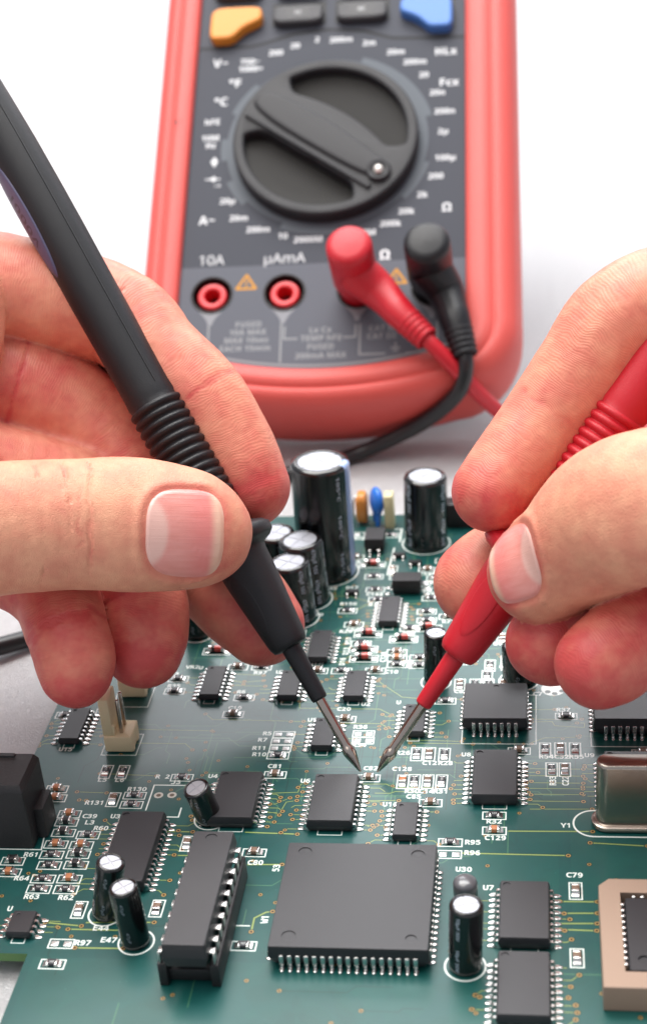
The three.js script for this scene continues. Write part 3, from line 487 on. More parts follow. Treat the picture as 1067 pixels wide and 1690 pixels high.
// ---------------------------------------------------------------- the multimeter, leaning back on its stand
const MX = V3(0.99992303, 0, -0.01240675), MY = V3(-0.00962645, 0.63085079, -0.77584445), MN = V3(0.00782681, 0.77590417, 0.63080223);
const meterAt = V3(-23.718, 34.556 + Y0, -166.091);
const onMeter = (x, y, z) => meterAt.clone().addScaledVector(MX, x).addScaledVector(MY, y).addScaledVector(MN, z);
const meter = thing('multimeter', 'red and dark grey multimeter with a round selector knob, leaning back on the white table', 'multimeter', [meterAt.x, meterAt.y, meterAt.z]);
meter.quaternion.setFromRotationMatrix(new THREE.Matrix4().makeBasis(MX, MY, MN));
{
  // the panel's edge, once round: [x, y, outward normal]
  const edge = [];
  const put = (x, y, nx, ny) => { const l = Math.hypot(nx, ny); edge.push([x, y, nx / l, ny / l]); };
  for (let i = -16; i <= 16; i++) { const x = i / 16 * 30; put(x, -23.4 + 4.4 * (x / 30) ** 2, 0.0098 * x, -1); }
  for (let i = 1; i < 9; i++) { const a = -Math.PI * 0.41 + i / 9 * Math.PI * 0.41; put(29.6 + 8 * Math.cos(a) - 0.02, -11.3 + 8 * Math.sin(a), Math.cos(a), Math.sin(a)); }
  for (let i = 0; i <= 12; i++) put(37.6, -11 + i / 12 * 155, 1, 0);
  for (let i = 1; i < 9; i++) { const a = i / 9 * Math.PI / 2; put(29.6 + 8 * Math.cos(a), 144 + 8 * Math.sin(a), Math.cos(a), Math.sin(a)); }
  for (let i = 8; i > 0; i--) { const a = i / 9 * Math.PI / 2; put(-29.6 - 8 * Math.cos(a), 144 + 8 * Math.sin(a), -Math.cos(a), Math.sin(a)); }
  for (let i = 12; i >= 0; i--) put(-37.6, -11 + i / 12 * 155, -1, 0);
  for (let i = 8; i > 0; i--) { const a = -Math.PI * 0.41 + i / 9 * Math.PI * 0.41; put(-29.6 - 8 * Math.cos(a) + 0.02, -11.3 + 8 * Math.sin(a), -Math.cos(a), Math.sin(a)); }
  const ctrl = [[-0.4, -3], [-0.4, 0.9], [0.2, 1.7], [1.6, 2.3], [3.2, 2.5], [4.6, 2.0], [5.3, 1.5], [6.0, 1.9], [7.6, 1.5], [9.4, -0.2], [10.5, -3], [11.0, -7], [11.0, -12], [10.6, -16], [9.6, -20], [7.4, -23.2], [3.5, -24.6]];
  const prof = new THREE.CatmullRomCurve3(ctrl.map(([o, z]) => V3(o, z, 0)), false, 'centripetal').getPoints(60);
  const P = [], I = [], N = edge.length;
  for (const [x, y, nx, ny] of edge) for (const q of prof) P.push(x + nx * q.x * (x < 0 ? 0.95 : 1.22), y + ny * q.x, q.y);
  const K = prof.length;
  for (let i = 0; i < N; i++) for (let k = 0; k + 1 < K; k++) { const a = i * K + k, b = ((i + 1) % N) * K + k; I.push(a, b, a + 1, b, b + 1, a + 1); }
  let g = new THREE.BufferGeometry(); g.setAttribute('position', new THREE.BufferAttribute(new Float32Array(P), 3)); g.setIndex(I); g.computeVertexNormals();
  mesh('holster', boxUV(g), M.holster, meter);
  const back = new THREE.Shape(edge.map(([x, y, nx, ny]) => new THREE.Vector2(x + nx * 4, y + ny * 4)));
  mesh('back_shell', new THREE.ExtrudeGeometry(back, { depth: 20, bevelEnabled: false }).translate(0, 0, -24.9), M.meterBlack, meter);
  mesh('stand', boxUV(box(50, 3, 88, 0.8).rotateX(Math.PI / 2 - 0.42).translate(0, 45, -50)), M.holster, meter);
  mesh('screw_hole', lathe([[0, 0], [0.85, 0], [1.0, 0.08]], 16).rotateX(Math.PI / 2).translate(-40.6, 53.4, 2.45), M.meterBlack, meter);

  // the printed panel
  const [c, t] = canvas(1280, 2048), ppm = 2048 / 124, px0 = -1280 / ppm / 2, py0 = 100;
  t.scale(ppm, ppm); t.translate(-px0, py0);
  const mx = (x) => x, my = (y) => -y;             // canvas y runs down
  t.fillStyle = '#3a3d46'; t.fillRect(-60, -110, 120, 200);
  
  t.strokeStyle = '#161618'; t.lineWidth = 0.9; t.lineJoin = 'round';
  const cv = [[-40, 79.8], [-22.3, 79.6], [-17.4, 80.8], [-10.5, 83.1], [-0.7, 84.0], [9.2, 82.8], [17, 79.8], [26.7, 79.1], [40, 78.8]];
  t.beginPath(); cv.forEach(([x, y], i) => i ? t.lineTo(x, my(y)) : t.moveTo(x, my(y))); t.lineTo(40, -112); t.lineTo(-40, -112); t.closePath(); t.fillStyle = '#40434c'; t.fill(); t.stroke();
  t.fillStyle = '#565962'; t.fillRect(-60, my(8.4), 120, 60);
  t.strokeStyle = '#808285'; t.lineWidth = 0.7; t.beginPath(); for (let i = -20; i <= 20; i++) { const x = i / 20 * 33; t[i > -20 ? 'lineTo' : 'moveTo'](x, my(-21.6 + 4.4 * (x / 30) ** 2)); } t.stroke();
  // stepped grey-blue band round the knob
  const arc = (r0, r1, a, b, col) => { t.beginPath(); t.arc(0, my(46.2), r1, -b, -a); t.arc(0, my(46.2), r0, -a, -b, true); t.closePath(); t.fillStyle = col; t.fill(); };
  arc(24, 27.2, 0, Math.PI * 2, '#5a6067'); arc(26.5, 29.0, 0.25, 1.25, '#5a6067'); arc(26.5, 28.6, 2.35, 2.75, '#5a6067'); arc(26.5, 28.8, 3.05, 3.3, '#5a6067'); arc(26.5, 29, 3.55, 3.85, '#5a6067'); arc(26.5, 29, 4.3, 4.95, '#5a6067'); arc(26.5, 28.6, 5.55, 6.0, '#5a6067');
  t.fillStyle = '#d6d8da'; t.textAlign = 'center'; t.textBaseline = 'middle';
  const word = (s, x, y, size, col = '#d6d8da', bold = true) => { t.save(); t.fillStyle = col; t.translate(x, my(y)); t.scale(size / 100, size / 100); t.font = (bold ? 'bold ' : '') + '100px sans-serif'; t.fillText(s, 0, 0); t.restore(); };
  for (const s of '200 -15.2 77.0; 20 -9.9 79.1; 2 -3.8 80.7; 200m 2.9 80.3; 2m 10.7 78.6; 20m 18.1 75.0; 200m 23.4 71.3; 20 25.8 66.7; 20n 29.5 60.7; 200n 31.5 54.4; 2µ 31.1 47.9; 100µ 31.7 39.4; 200 29.2 33.7; 2k 25.7 28.1; 20k 21.6 23.2; 200k 17.5 19.6; 2M 12.0 17.2; 2000M -3.9 15.8; 10 -10.7 17.2; 200m -17.3 19.5; 20m -22.7 23.3; 20µ -26.0 28.8; hFE -31.7 54.7; 10M -31.9 49.4; Hz -31.7 47.0; 750~ -22.3 74.5; 1000⎓ -22.0 72.0'.split('; ')) { const [w, x, y] = s.split(' '); word(w.replace('⎓', '='), +x, +y, 2.5); }
  for (const s of '°C -29.7 61.3; °F -26.1 67.3; Ω 32.1 23.9; A~ -31.2 23.0; V~ -30.5 74.5'.split('; ')) { const [w, x, y] = s.split(' '); word(w, +x, +y, 3.7); }
  word('HLx', 31.7, 74.3, 3.4); word('Fcx', 32.6, 63.9, 3.4);
  // diode, buzzer and earth signs
  t.fillStyle = t.strokeStyle = '#d6d8da'; t.lineWidth = 0.35;
  t.beginPath(); t.moveTo(-31.4, my(41.6)); t.lineTo(-30.3, my(43.2)); t.lineTo(-29.4, my(41.6)); t.lineTo(-30.3, my(39.8)); t.fill();
  t.beginPath(); t.moveTo(-32.6, my(36)); t.lineTo(-28.4, my(36)); t.stroke(); t.beginPath(); t.moveTo(-31.6, my(36)); t.lineTo(-29.8, my(37)); t.lineTo(-29.8, my(35)); t.fill(); word('-+', -29, 33.9, 2.2);
  word('10A', -29.3, 10.6, 4.1, '#c9cbcd', false); word('µAmA', -10.0, 10.4, 4.1, '#c9cbcd', false); word('V', 5.2, 10.2, 4.3, '#dfe1e3'); word('Ω', 16.2, 10.2, 4.0, '#dfe1e3');
  for (const s of 'FUSED|-18.4|-9.0; 10A MAX|-18.5|-11.3; MAX 10sec|-18.7|-13.6; EACH 15min|-19|-16.0; Lx Cx|0.2|-11.3; TEMP hFE|0.5|-13.7; FUSED|0.4|-16.2; 200mA MAX|0.5|-18.7; CAT II|15.8|-11.4; CAT III|15.8|-13.7'.split('; ')) { const [w, x, y] = s.split('|'); word(w, +x, +y, 2.3, '#8d9092'); }
  t.strokeStyle = '#8d9092'; t.lineWidth = 0.45;
  for (const r of [[[-28.8, -8], [-28.6, -16.5]], [[-9.9, -8], [-9.8, -20.4]], [[-9, -10], [-9, -13.7], [-5.6, -13.7]], [[6, -13.7], [9.2, -13.7], [9.2, -10]], [[10.3, -10], [10.3, -18.8], [16.8, -18.8]], [[21.9, -18.8], [29.8, -18.6], [29.8, -9.8]], [[19.4, -15.6], [19.4, -17.2]], [[18.2, -17.2], [20.6, -17.2]], [[18.7, -18], [20.1, -18]]]) { t.beginPath(); r.forEach(([x, y], i) => i ? t.lineTo(x, my(y)) : t.moveTo(x, my(y))); t.stroke(); }
  for (const x of [-19.6, 19.3]) {                  // warning triangles
    t.strokeStyle = '#c98a1e'; t.lineWidth = 0.6; t.beginPath(); t.moveTo(x, my(5.6)); t.lineTo(x + 2.5, my(1.6)); t.lineTo(x - 2.5, my(1.6)); t.closePath(); t.stroke(); word('!', x, 3.0, 2.8, '#c98a1e');
  }
  t.fillStyle = '#85878c';
  for (const x of [-28.5, -9.5, 9.5, 28.5]) { t.beginPath(); t.moveTo(x - 4.6, my(-1)); t.bezierCurveTo(x - 4.2, my(-5), x - 1, my(-6), x - 0.5, my(-9)); t.lineTo(x + 0.5, my(-9)); t.bezierCurveTo(x + 1, my(-6), x + 4.2, my(-5), x + 4.6, my(-1)); t.fill(); }
  const psh = new THREE.Shape(edge.map(([x, y]) => new THREE.Vector2(x, y)));
  for (const x of [-28.5, -9.5, 9.5, 28.5]) { const h = new THREE.Path(); h.absarc(x, 0, 4.9, 0, Math.PI * 2, true); psh.holes.push(h); }
  g = new THREE.ShapeGeometry(psh, 28);
  const p = g.attributes.position, uv = g.attributes.uv, Wm = 1280 / ppm;
  for (let i = 0; i < p.count; i++) uv.setXY(i, (p.getX(i) - px0) / Wm, 1 - (py0 - p.getY(i)) / 124);
  const pmap = canvasMap(c); pmap.wrapS = pmap.wrapT = THREE.ClampToEdgeWrapping;
  mesh('front_panel', g, PH({ map: pmap, roughness: 0.6, specularIntensity: 0.5 }), meter);
  for (const x of [-28.5, -9.5, 9.5, 28.5]) {
    const j = mesh('jack', lathe([[0, -11], [4.9, -11], [4.9, 0.02], [5.3, 0.25], [5.6, 0.05]], 32).rotateX(Math.PI / 2), M.meterBlack, meter, [x, 0, 0]);
    if (x < 0) mesh('jack_ring', lathe([[1.6, -10], [1.9, -0.9], [2.4, -0.5], [3.5, -0.5], [3.9, -0.9], [3.9, -10.5]], 32).rotateX(Math.PI / 2), M.jackRed, j);
  }
  // buttons: top row cut by the frame
  const btn = (pts, m, h, r = 0.9) => {
    let q = pts; for (let k = 0; k < 3; k++) q = q.flatMap(([x, y], i) => { const [a, b] = q[(i + 1) % q.length]; return [[x * 0.85 + a * 0.15, y * 0.85 + b * 0.15], [x * 0.15 + a * 0.85, y * 0.15 + b * 0.85]]; });
    const s = new THREE.Shape(q.map(([x, y]) => new THREE.Vector2(x, y - h * 0.7)));
    return mesh('button', boxUV(new THREE.ExtrudeGeometry(s, { depth: h - r, bevelEnabled: true, bevelSize: r, bevelThickness: r, bevelOffset: -r * 0.9, bevelSegments: 4 })), m, meter);
  };
  const well = (pts) => { const s = new THREE.Shape(pts.map(([x, y]) => new THREE.Vector2(x, y))); mesh('button_well', new THREE.ExtrudeGeometry(s, { depth: 0.12, bevelEnabled: false }), M.meterBlack, meter); };
  const orange = [[-33.5, 93.6], [-19.6, 93.4], [-19.2, 89.0], [-24.2, 86.4], [-27.5, 82.8], [-33.6, 82.8]], blue = orange.map(([x, y]) => [-x, y]);
  well(orange.map(([x, y]) => [x * 1.02, y * 1.0 - 0.6])); well(blue.map(([x, y]) => [x * 1.02, y - 0.6]));
  btn(orange, M.orange, 3.2).userData.label = 'orange button'; btn(blue, M.blue, 3.2).userData.label = 'blue button';
  const words = canvas(256, 128), bt = words[1]; bt.fillStyle = '#2a2a2d'; bt.fillRect(0, 0, 256, 128); bt.fillStyle = '#b9bbbd'; bt.font = 'bold 60px sans-serif'; bt.textAlign = 'center'; bt.textBaseline = 'middle'; bt.fillText('AC', 128, 66);
  const words2 = canvas(256, 128), b2 = words2[1]; b2.fillStyle = '#2a2a2d'; b2.fillRect(0, 0, 256, 128); b2.fillStyle = '#b9bbbd'; b2.fillRect(96, 46, 64, 10); for (const x of [96, 120, 144]) b2.fillRect(x, 72, 16, 10);
  for (const [x, w] of [[-9.2, words2], [8.6, words]]) {
    const q = [[x - 6.9, 93.2], [x + 6.9, 93.2], [x + 6.9, 87.2], [x - 6.9, 87.2]];
    well(q.map(([a, b]) => [a + (a > x ? 0.7 : -0.7), b + (b > 90 ? 0.6 : -1.0)]));
    const o = btn(q, M.meterDark, 2.6);
    mesh('button_legend', new THREE.PlaneGeometry(7, 3.4), S({ map: canvasMap(w[0]), roughness: 0.5 }), o, [x, 88.5, 2.62]);
  }
  for (const x of [-26.6, -9.2, 8.6, 26.6]) { const q = [[x - 6.6, 105], [x + 6.6, 105], [x + 6.6, 97.4], [x - 6.6, 97.4]]; well(q.map(([a, b]) => [a + (a > x ? 0.7 : -0.7), b + (b > 100 ? 0.6 : -1.0)])); btn(q, M.meterDark, 2.6); }
  // the LCD window further up
  mesh('display_window', box(62, 2, 34, 0.8).rotateX(Math.PI / 2).translate(0, 128, 1), M.meterBlack, meter);

  // selector knob
  const bar = -0.638, cut = [];
  const chaikin = (q, n) => { for (let k = 0; k < n; k++) q = q.flatMap(([x, y], i) => { const [a, b] = q[(i + 1) % q.length]; return [[x * 0.78 + a * 0.22, y * 0.78 + b * 0.22], [x * 0.22 + a * 0.78, y * 0.22 + b * 0.78]]; }); return q; };
  const Ri = 22.2, low = [], upp = [];
  for (let i = 0; i <= 24; i++) { const a = Math.PI + Math.asin(7.3 / Ri) + i / 24 * (Math.PI - 2 * Math.asin(7.3 / Ri)); if (Math.abs(Math.cos(a)) * Ri < 19.6) low.push([Ri * Math.cos(a), Ri * Math.sin(a)]); }
  for (let i = 0; i <= 5; i++) low.push([lerp(18.5, -18.5, (i + 0.5) / 6), -7.3]);
  const a0 = Math.asin(4.4 / Ri);
  for (let i = 0; i <= 24; i++) { const a = a0 + i / 24 * (Math.PI - 2 * a0); if (Math.abs(Math.cos(a)) * Ri < 20.2) upp.push([Ri * Math.cos(a), Ri * Math.sin(a)]); }
  for (let i = 0; i <= 8; i++) { const x = lerp(-18.0, 18.0, (i + 0.5) / 9); upp.push([x, 4.4 + 3.9 * (1 - (x / 20) ** 2)]); }
  const turn = (q) => q.map(([x, y]) => new THREE.Vector2(x * Math.cos(bar) - y * Math.sin(bar), x * Math.sin(bar) + y * Math.cos(bar)));
  const disc = new THREE.Shape(); disc.absarc(0, 0, 24.4, 0, Math.PI * 2);
  for (const q of [low, upp]) disc.holes.push(new THREE.Path(turn(chaikin(q, 2)).reverse()));
  const knob = mesh('selector_knob', boxUV(toCreasedNormals(new THREE.ExtrudeGeometry(disc, { depth: 3.4, bevelEnabled: true, bevelSize: 0.8, bevelThickness: 0.8, bevelOffset: -0.4, bevelSegments: 4, curveSegments: 96 }), 0.7)), M.meterKnob, meter, [0, 45.4, 0.2]);
  mesh('knob_floor', boxUV(lathe([[0, 0.6], [17, 0.6], [22.6, 1.6], [23.4, 2.2]], 64).rotateX(Math.PI / 2)), M.knobFloor, knob);
  const grip = new THREE.Shape(turn(chaikin([[-23.2, -5.2], [-23.2, 3.2], [-10, 4.4], [0, 4.4], [10, 3.4], [17, 2.6], [21.8, 2.2], [21.8, -5.2]], 3)));
  mesh('knob_grip', boxUV(toCreasedNormals(new THREE.ExtrudeGeometry(grip, { depth: 0.5, bevelEnabled: true, bevelSize: 1.2, bevelThickness: 1.0, bevelOffset: -1.4, bevelSegments: 5 }).translate(0, 0, 3.6), 0.7)), M.meterKnob, knob);
  const lip = new THREE.Shape(turn([[-21.5, -7.0], [-21.5, -6.2], [20, -6.2], [20, -7.0]]));
  mesh('knob_ridge', new THREE.ExtrudeGeometry(lip, { depth: 0.9, bevelEnabled: true, bevelSize: 0.25, bevelThickness: 0.3, bevelSegments: 2 }).translate(0, 0, 3.9), M.meterKnob, knob);
  const [dx, dy] = turn([[19.2, -1.4]])[0].toArray();
  mesh('pointer_ring', lathe([[0, 0.2], [2.3, 0.2], [2.7, 0.6], [3.1, 0.5], [3.3, -0.5]], 28).rotateX(Math.PI / 2).translate(dx, dy, 4.9), M.meterKnob, knob);
  mesh('pointer_stud', lathe([[0, 1.1], [0.7, 0.95], [1.2, 0.5], [1.3, 0]], 20).rotateX(Math.PI / 2).translate(dx, dy, 5.2), S({ color: lin(0.85, 0.8, 0.74), metalness: 0.7, roughness: 0.3 }), knob);
}

// ---------------------------------------------------------------- the two test leads: plug, cable, probe
function swept(pts, radius, n = 80, k = 20) {
  const cur = new THREE.CatmullRomCurve3(pts, false, 'centripetal'), g = new THREE.TubeGeometry(cur, n, 1, k, false), p = g.attributes.position;
  for (let i = 0; i <= n; i++) { const c = cur.getPointAt(i / n), r = radius(i / n); for (let j = 0; j <= k; j++) { const q = i * (k + 1) + j; p.setXYZ(q, c.x + (p.getX(q) - c.x) * r, c.y + (p.getY(q) - c.y) * r, c.z + (p.getZ(q) - c.z) * r); } }
  g.computeVertexNormals();
  return g;
}
const HANDLE = [[25.2, 0], [25.2, 2.4], [25.5, 3.15], [26.4, 3.55], [28, 3.75], [39, 4.75], [43.6, 5.0], [44.6, 5.3], [45.2, 6.9], [45.9, 7.7], [47.3, 7.8], [48.2, 6.9], [49.0, 5.1], [52.5, 4.7]];
for (let i = 0; i < 13; i++) { const s = 53.5 + i * 1.75; HANDLE.push([s, 4.55], [s + 0.25, 4.95], [s + 0.6, 5.2], [s + 1.0, 5.2], [s + 1.3, 4.95], [s + 1.55, 4.55]); }
HANDLE.push([77, 4.8], [79, 4.68], [86, 4.66], [96, 4.75], [105, 4.85], [112, 4.95], [120, 5.0], [131, 4.98], [140, 4.75], [152, 4.3], [160, 3.95], [164, 3.7], [166, 3.4], [166.5, 3.0], [176, 2.6], [177, 0]);
const handleR = (s) => { const q = [[27, 3.65], [39, 4.75], [47, 5.1], [53, 4.7], [86, 4.66], [96, 4.75], [105, 4.85], [112, 4.95], [120, 5.0], [131, 4.98], [140, 4.75]]; for (let i = 1; i < q.length; i++) if (s < q[i][0]) return lerp(q[i - 1][1], q[i][1], clamp((s - q[i - 1][0]) / (q[i][0] - q[i - 1][0]), 0, 1)); return 4.5; };
function probe(lead, A, B, rubber, metal) {
  const dir = B.clone().sub(A).normalize();
  const h = mesh("probe_handle", boxUV(lathe(HANDLE.map(([s, r]) => [r, s]), 56)), rubber, lead);
  aim(h, A, dir);
  const inv = h.quaternion.clone().invert(), local = (v) => { const q = v.clone().applyQuaternion(inv); return Math.atan2(q.x, q.z); };
  mesh('tip_sleeve', lathe([[0.9, 14.6], [1.35, 14.7], [1.5, 15.1], [1.72, 22], [1.85, 26.5]], 28), rubber, h);
  mesh('probe_tip', lathe([[0, 0], [0.16, 0.08], [0.3, 0.45], [0.95, 2.9], [1.16, 3.7], [1.2, 4.3], [1.08, 4.9], [0.92, 5.2], [0.95, 5.6], [0.95, 16]], 28), metal, h);
  const patch = (s0, ds, ang, da, lift, n = 10) => {            // an oval that lies on the handle
    const P = [], uv = [], I = [], K = 36;
    for (let i = 0; i <= n; i++) for (let k = 0; k <= K; k++) {
      const rho = i / n, f = k / K * Math.PI * 2, s = s0 + rho * Math.cos(f) * ds, a = ang + rho * Math.sin(f) * da, r = handleR(s) + lift * (i === n ? -0.6 : 1);
      P.push(r * Math.sin(a), s, r * Math.cos(a)); uv.push(0.5 - rho * Math.cos(f) * 0.5, 0.5 - rho * Math.sin(f) * 0.5);
      if (i && k) { const q = i * (K + 1) + k; I.push(q - K - 2, q - 1, q, q - K - 2, q, q - K - 1); }
    }
    const g = new THREE.BufferGeometry(); g.setAttribute('position', new THREE.BufferAttribute(new Float32Array(P), 3)); g.setAttribute('uv', new THREE.BufferAttribute(new Float32Array(uv), 2)); g.setIndex(I); g.computeVertexNormals();
    return g;
  };
  return { h, local, patch, dir };
}
// black
{
  const A = V3(-0.35, Y0 + 0.75, -8.9), B = at(-118, 0, 299);
  const lead = thing('test_lead', 'black test lead with probe in the left hand and angled black plug in the meter', 'test lead');
  const { h, local, patch } = probe(lead, A, B, M.rubberBlack, M.chrome);
  const [c, g] = canvas(512, 192); g.fillStyle = '#4d4a66'; g.fillRect(0, 0, 512, 192); g.fillStyle = '#2c2a40'; g.font = 'bold 84px sans-serif'; g.textAlign = 'center'; g.textBaseline = 'middle'; g.fillText('1000V', 256, 96);
  const left = local(CX.clone().multiplyScalar(-0.86).addScaledVector(CZ, 0.6).addScaledVector(CY, -0.25));
  mesh('label_plate', patch(117.5, 13, left, 0.42, 0.22), PH({ map: canvasMap(c), roughness: 0.4 }), h);
  mesh('grip_dimple', patch(35, 6.5, local(CX.clone().multiplyScalar(-0.75).addScaledVector(CZ, 0.7)), 0.5, 0.1), M.rubberBlack, h);
  const sa = local(CX.clone().multiplyScalar(0.55).addScaledVector(CZ, 0.84)), seam = []; for (let s = 79; s < 140; s += 3) seam.push(V3(handleR(s) * Math.sin(sa), s, handleR(s) * Math.cos(sa)));
  mesh('mould_seam', tube(seam, 0.13, 60, 6), M.rubberBlack, h);
  const dir = B.clone().sub(A).normalize(), end = A.clone().addScaledVector(dir, 176);
  plug(lead, 28.5, [at(733, 480, 394), at(752, 533, 389), at(766, 582, 387)], M.rubberBlack);
  mesh('cable', tube([at(764, 572, 387.3), at(768, 600, 386.5), at(762, 636, 389), at(737, 668, 393.5), at(690, 702, 399), at(640, 727, 402), at(590, 749, 404), V3(-32, 1.95, -135), V3(-62, 1.95, -124), V3(-80, 1.95, -100), at(150, 1006, 348), at(70, 1046, 338), at(0, 1067, 333), V3(-100, 1.95, -44), V3(-150, 1.95, -30), V3(-205, 1.95, -50), V3(-215, 30, -90), V3(-170, 120, -140), V3(-110, 160, -115), end.clone().addScaledVector(dir, 8), end.clone().addScaledVector(dir, -4)], 1.95, 420, 16), M.cableBlack, lead);
}
// red
{
  const A = V3(2.55, Y0 + 0.75, -8.85), B = at(1484, 0, 258);
  const lead = thing('test_lead', 'red test lead: probe in the right hand and angled plug in the meter', 'test lead');
  const { h, local, patch } = probe(lead, A, B, M.rubberRed, M.chrome);
  mesh('grip_dimple', patch(36, 7, local(CX.clone().multiplyScalar(-0.5).addScaledVector(CZ, 0.86)), 0.55, 0.12), M.rubberRed, h);
  const dir = B.clone().sub(A).normalize(), end = A.clone().addScaledVector(dir, 176);
  plug(lead, 9.5, [at(622, 478, 394), at(662, 520, 389.5), at(700, 556, 387)], M.rubberRed);
  mesh('cable', tube([at(694, 550, 387.3), at(716, 572, 386.5), at(752, 610, 388), at(788, 648, 392), at(830, 686, 398), at(890, 730, 404), V3(48, 1.95, -158), V3(90, 1.95, -150), V3(150, 1.95, -120), V3(185, 20, -90), V3(180, 120, -100), V3(150, 160, -95), end.clone().addScaledVector(dir, 8), end.clone().addScaledVector(dir, -4)], 1.9, 300, 16), M.cableRed, lead);
}
function plug(lead, jx, path, rubber) {
  const p = mesh('plug', lathe([[0, 22.2], [3.6, 22.1], [5.0, 21.6], [5.6, 20.7], [5.75, 19.5], [5.75, 6], [5.2, 3.5], [4.6, 2.5], [4.5, -6]], 48), rubber, lead);
  aim(p, onMeter(jx, 0, 0), MN);
  const start = onMeter(jx, -1.5, 12), end = path.at(-1), before = path.at(-2), d = end.clone().sub(before).normalize();
  mesh('plug_boot', swept([start, ...path], (t) => t < 0.62 ? lerp(5.2, 3.9, sstep(t, 0.1, 0.62)) : lerp(3.9, 2.9, (t - 0.62) / 0.38), 60, 24), rubber, lead);
  for (let i = 0; i < 5; i++) {
    const r = mesh('strain_relief_ring', new THREE.TorusGeometry(3.1 - i * 0.12, 0.62, 10, 26).rotateX(Math.PI / 2), rubber, lead);
    aim(r, end.clone().addScaledVector(d, -5.6 + i * 1.5), d);
  }
}

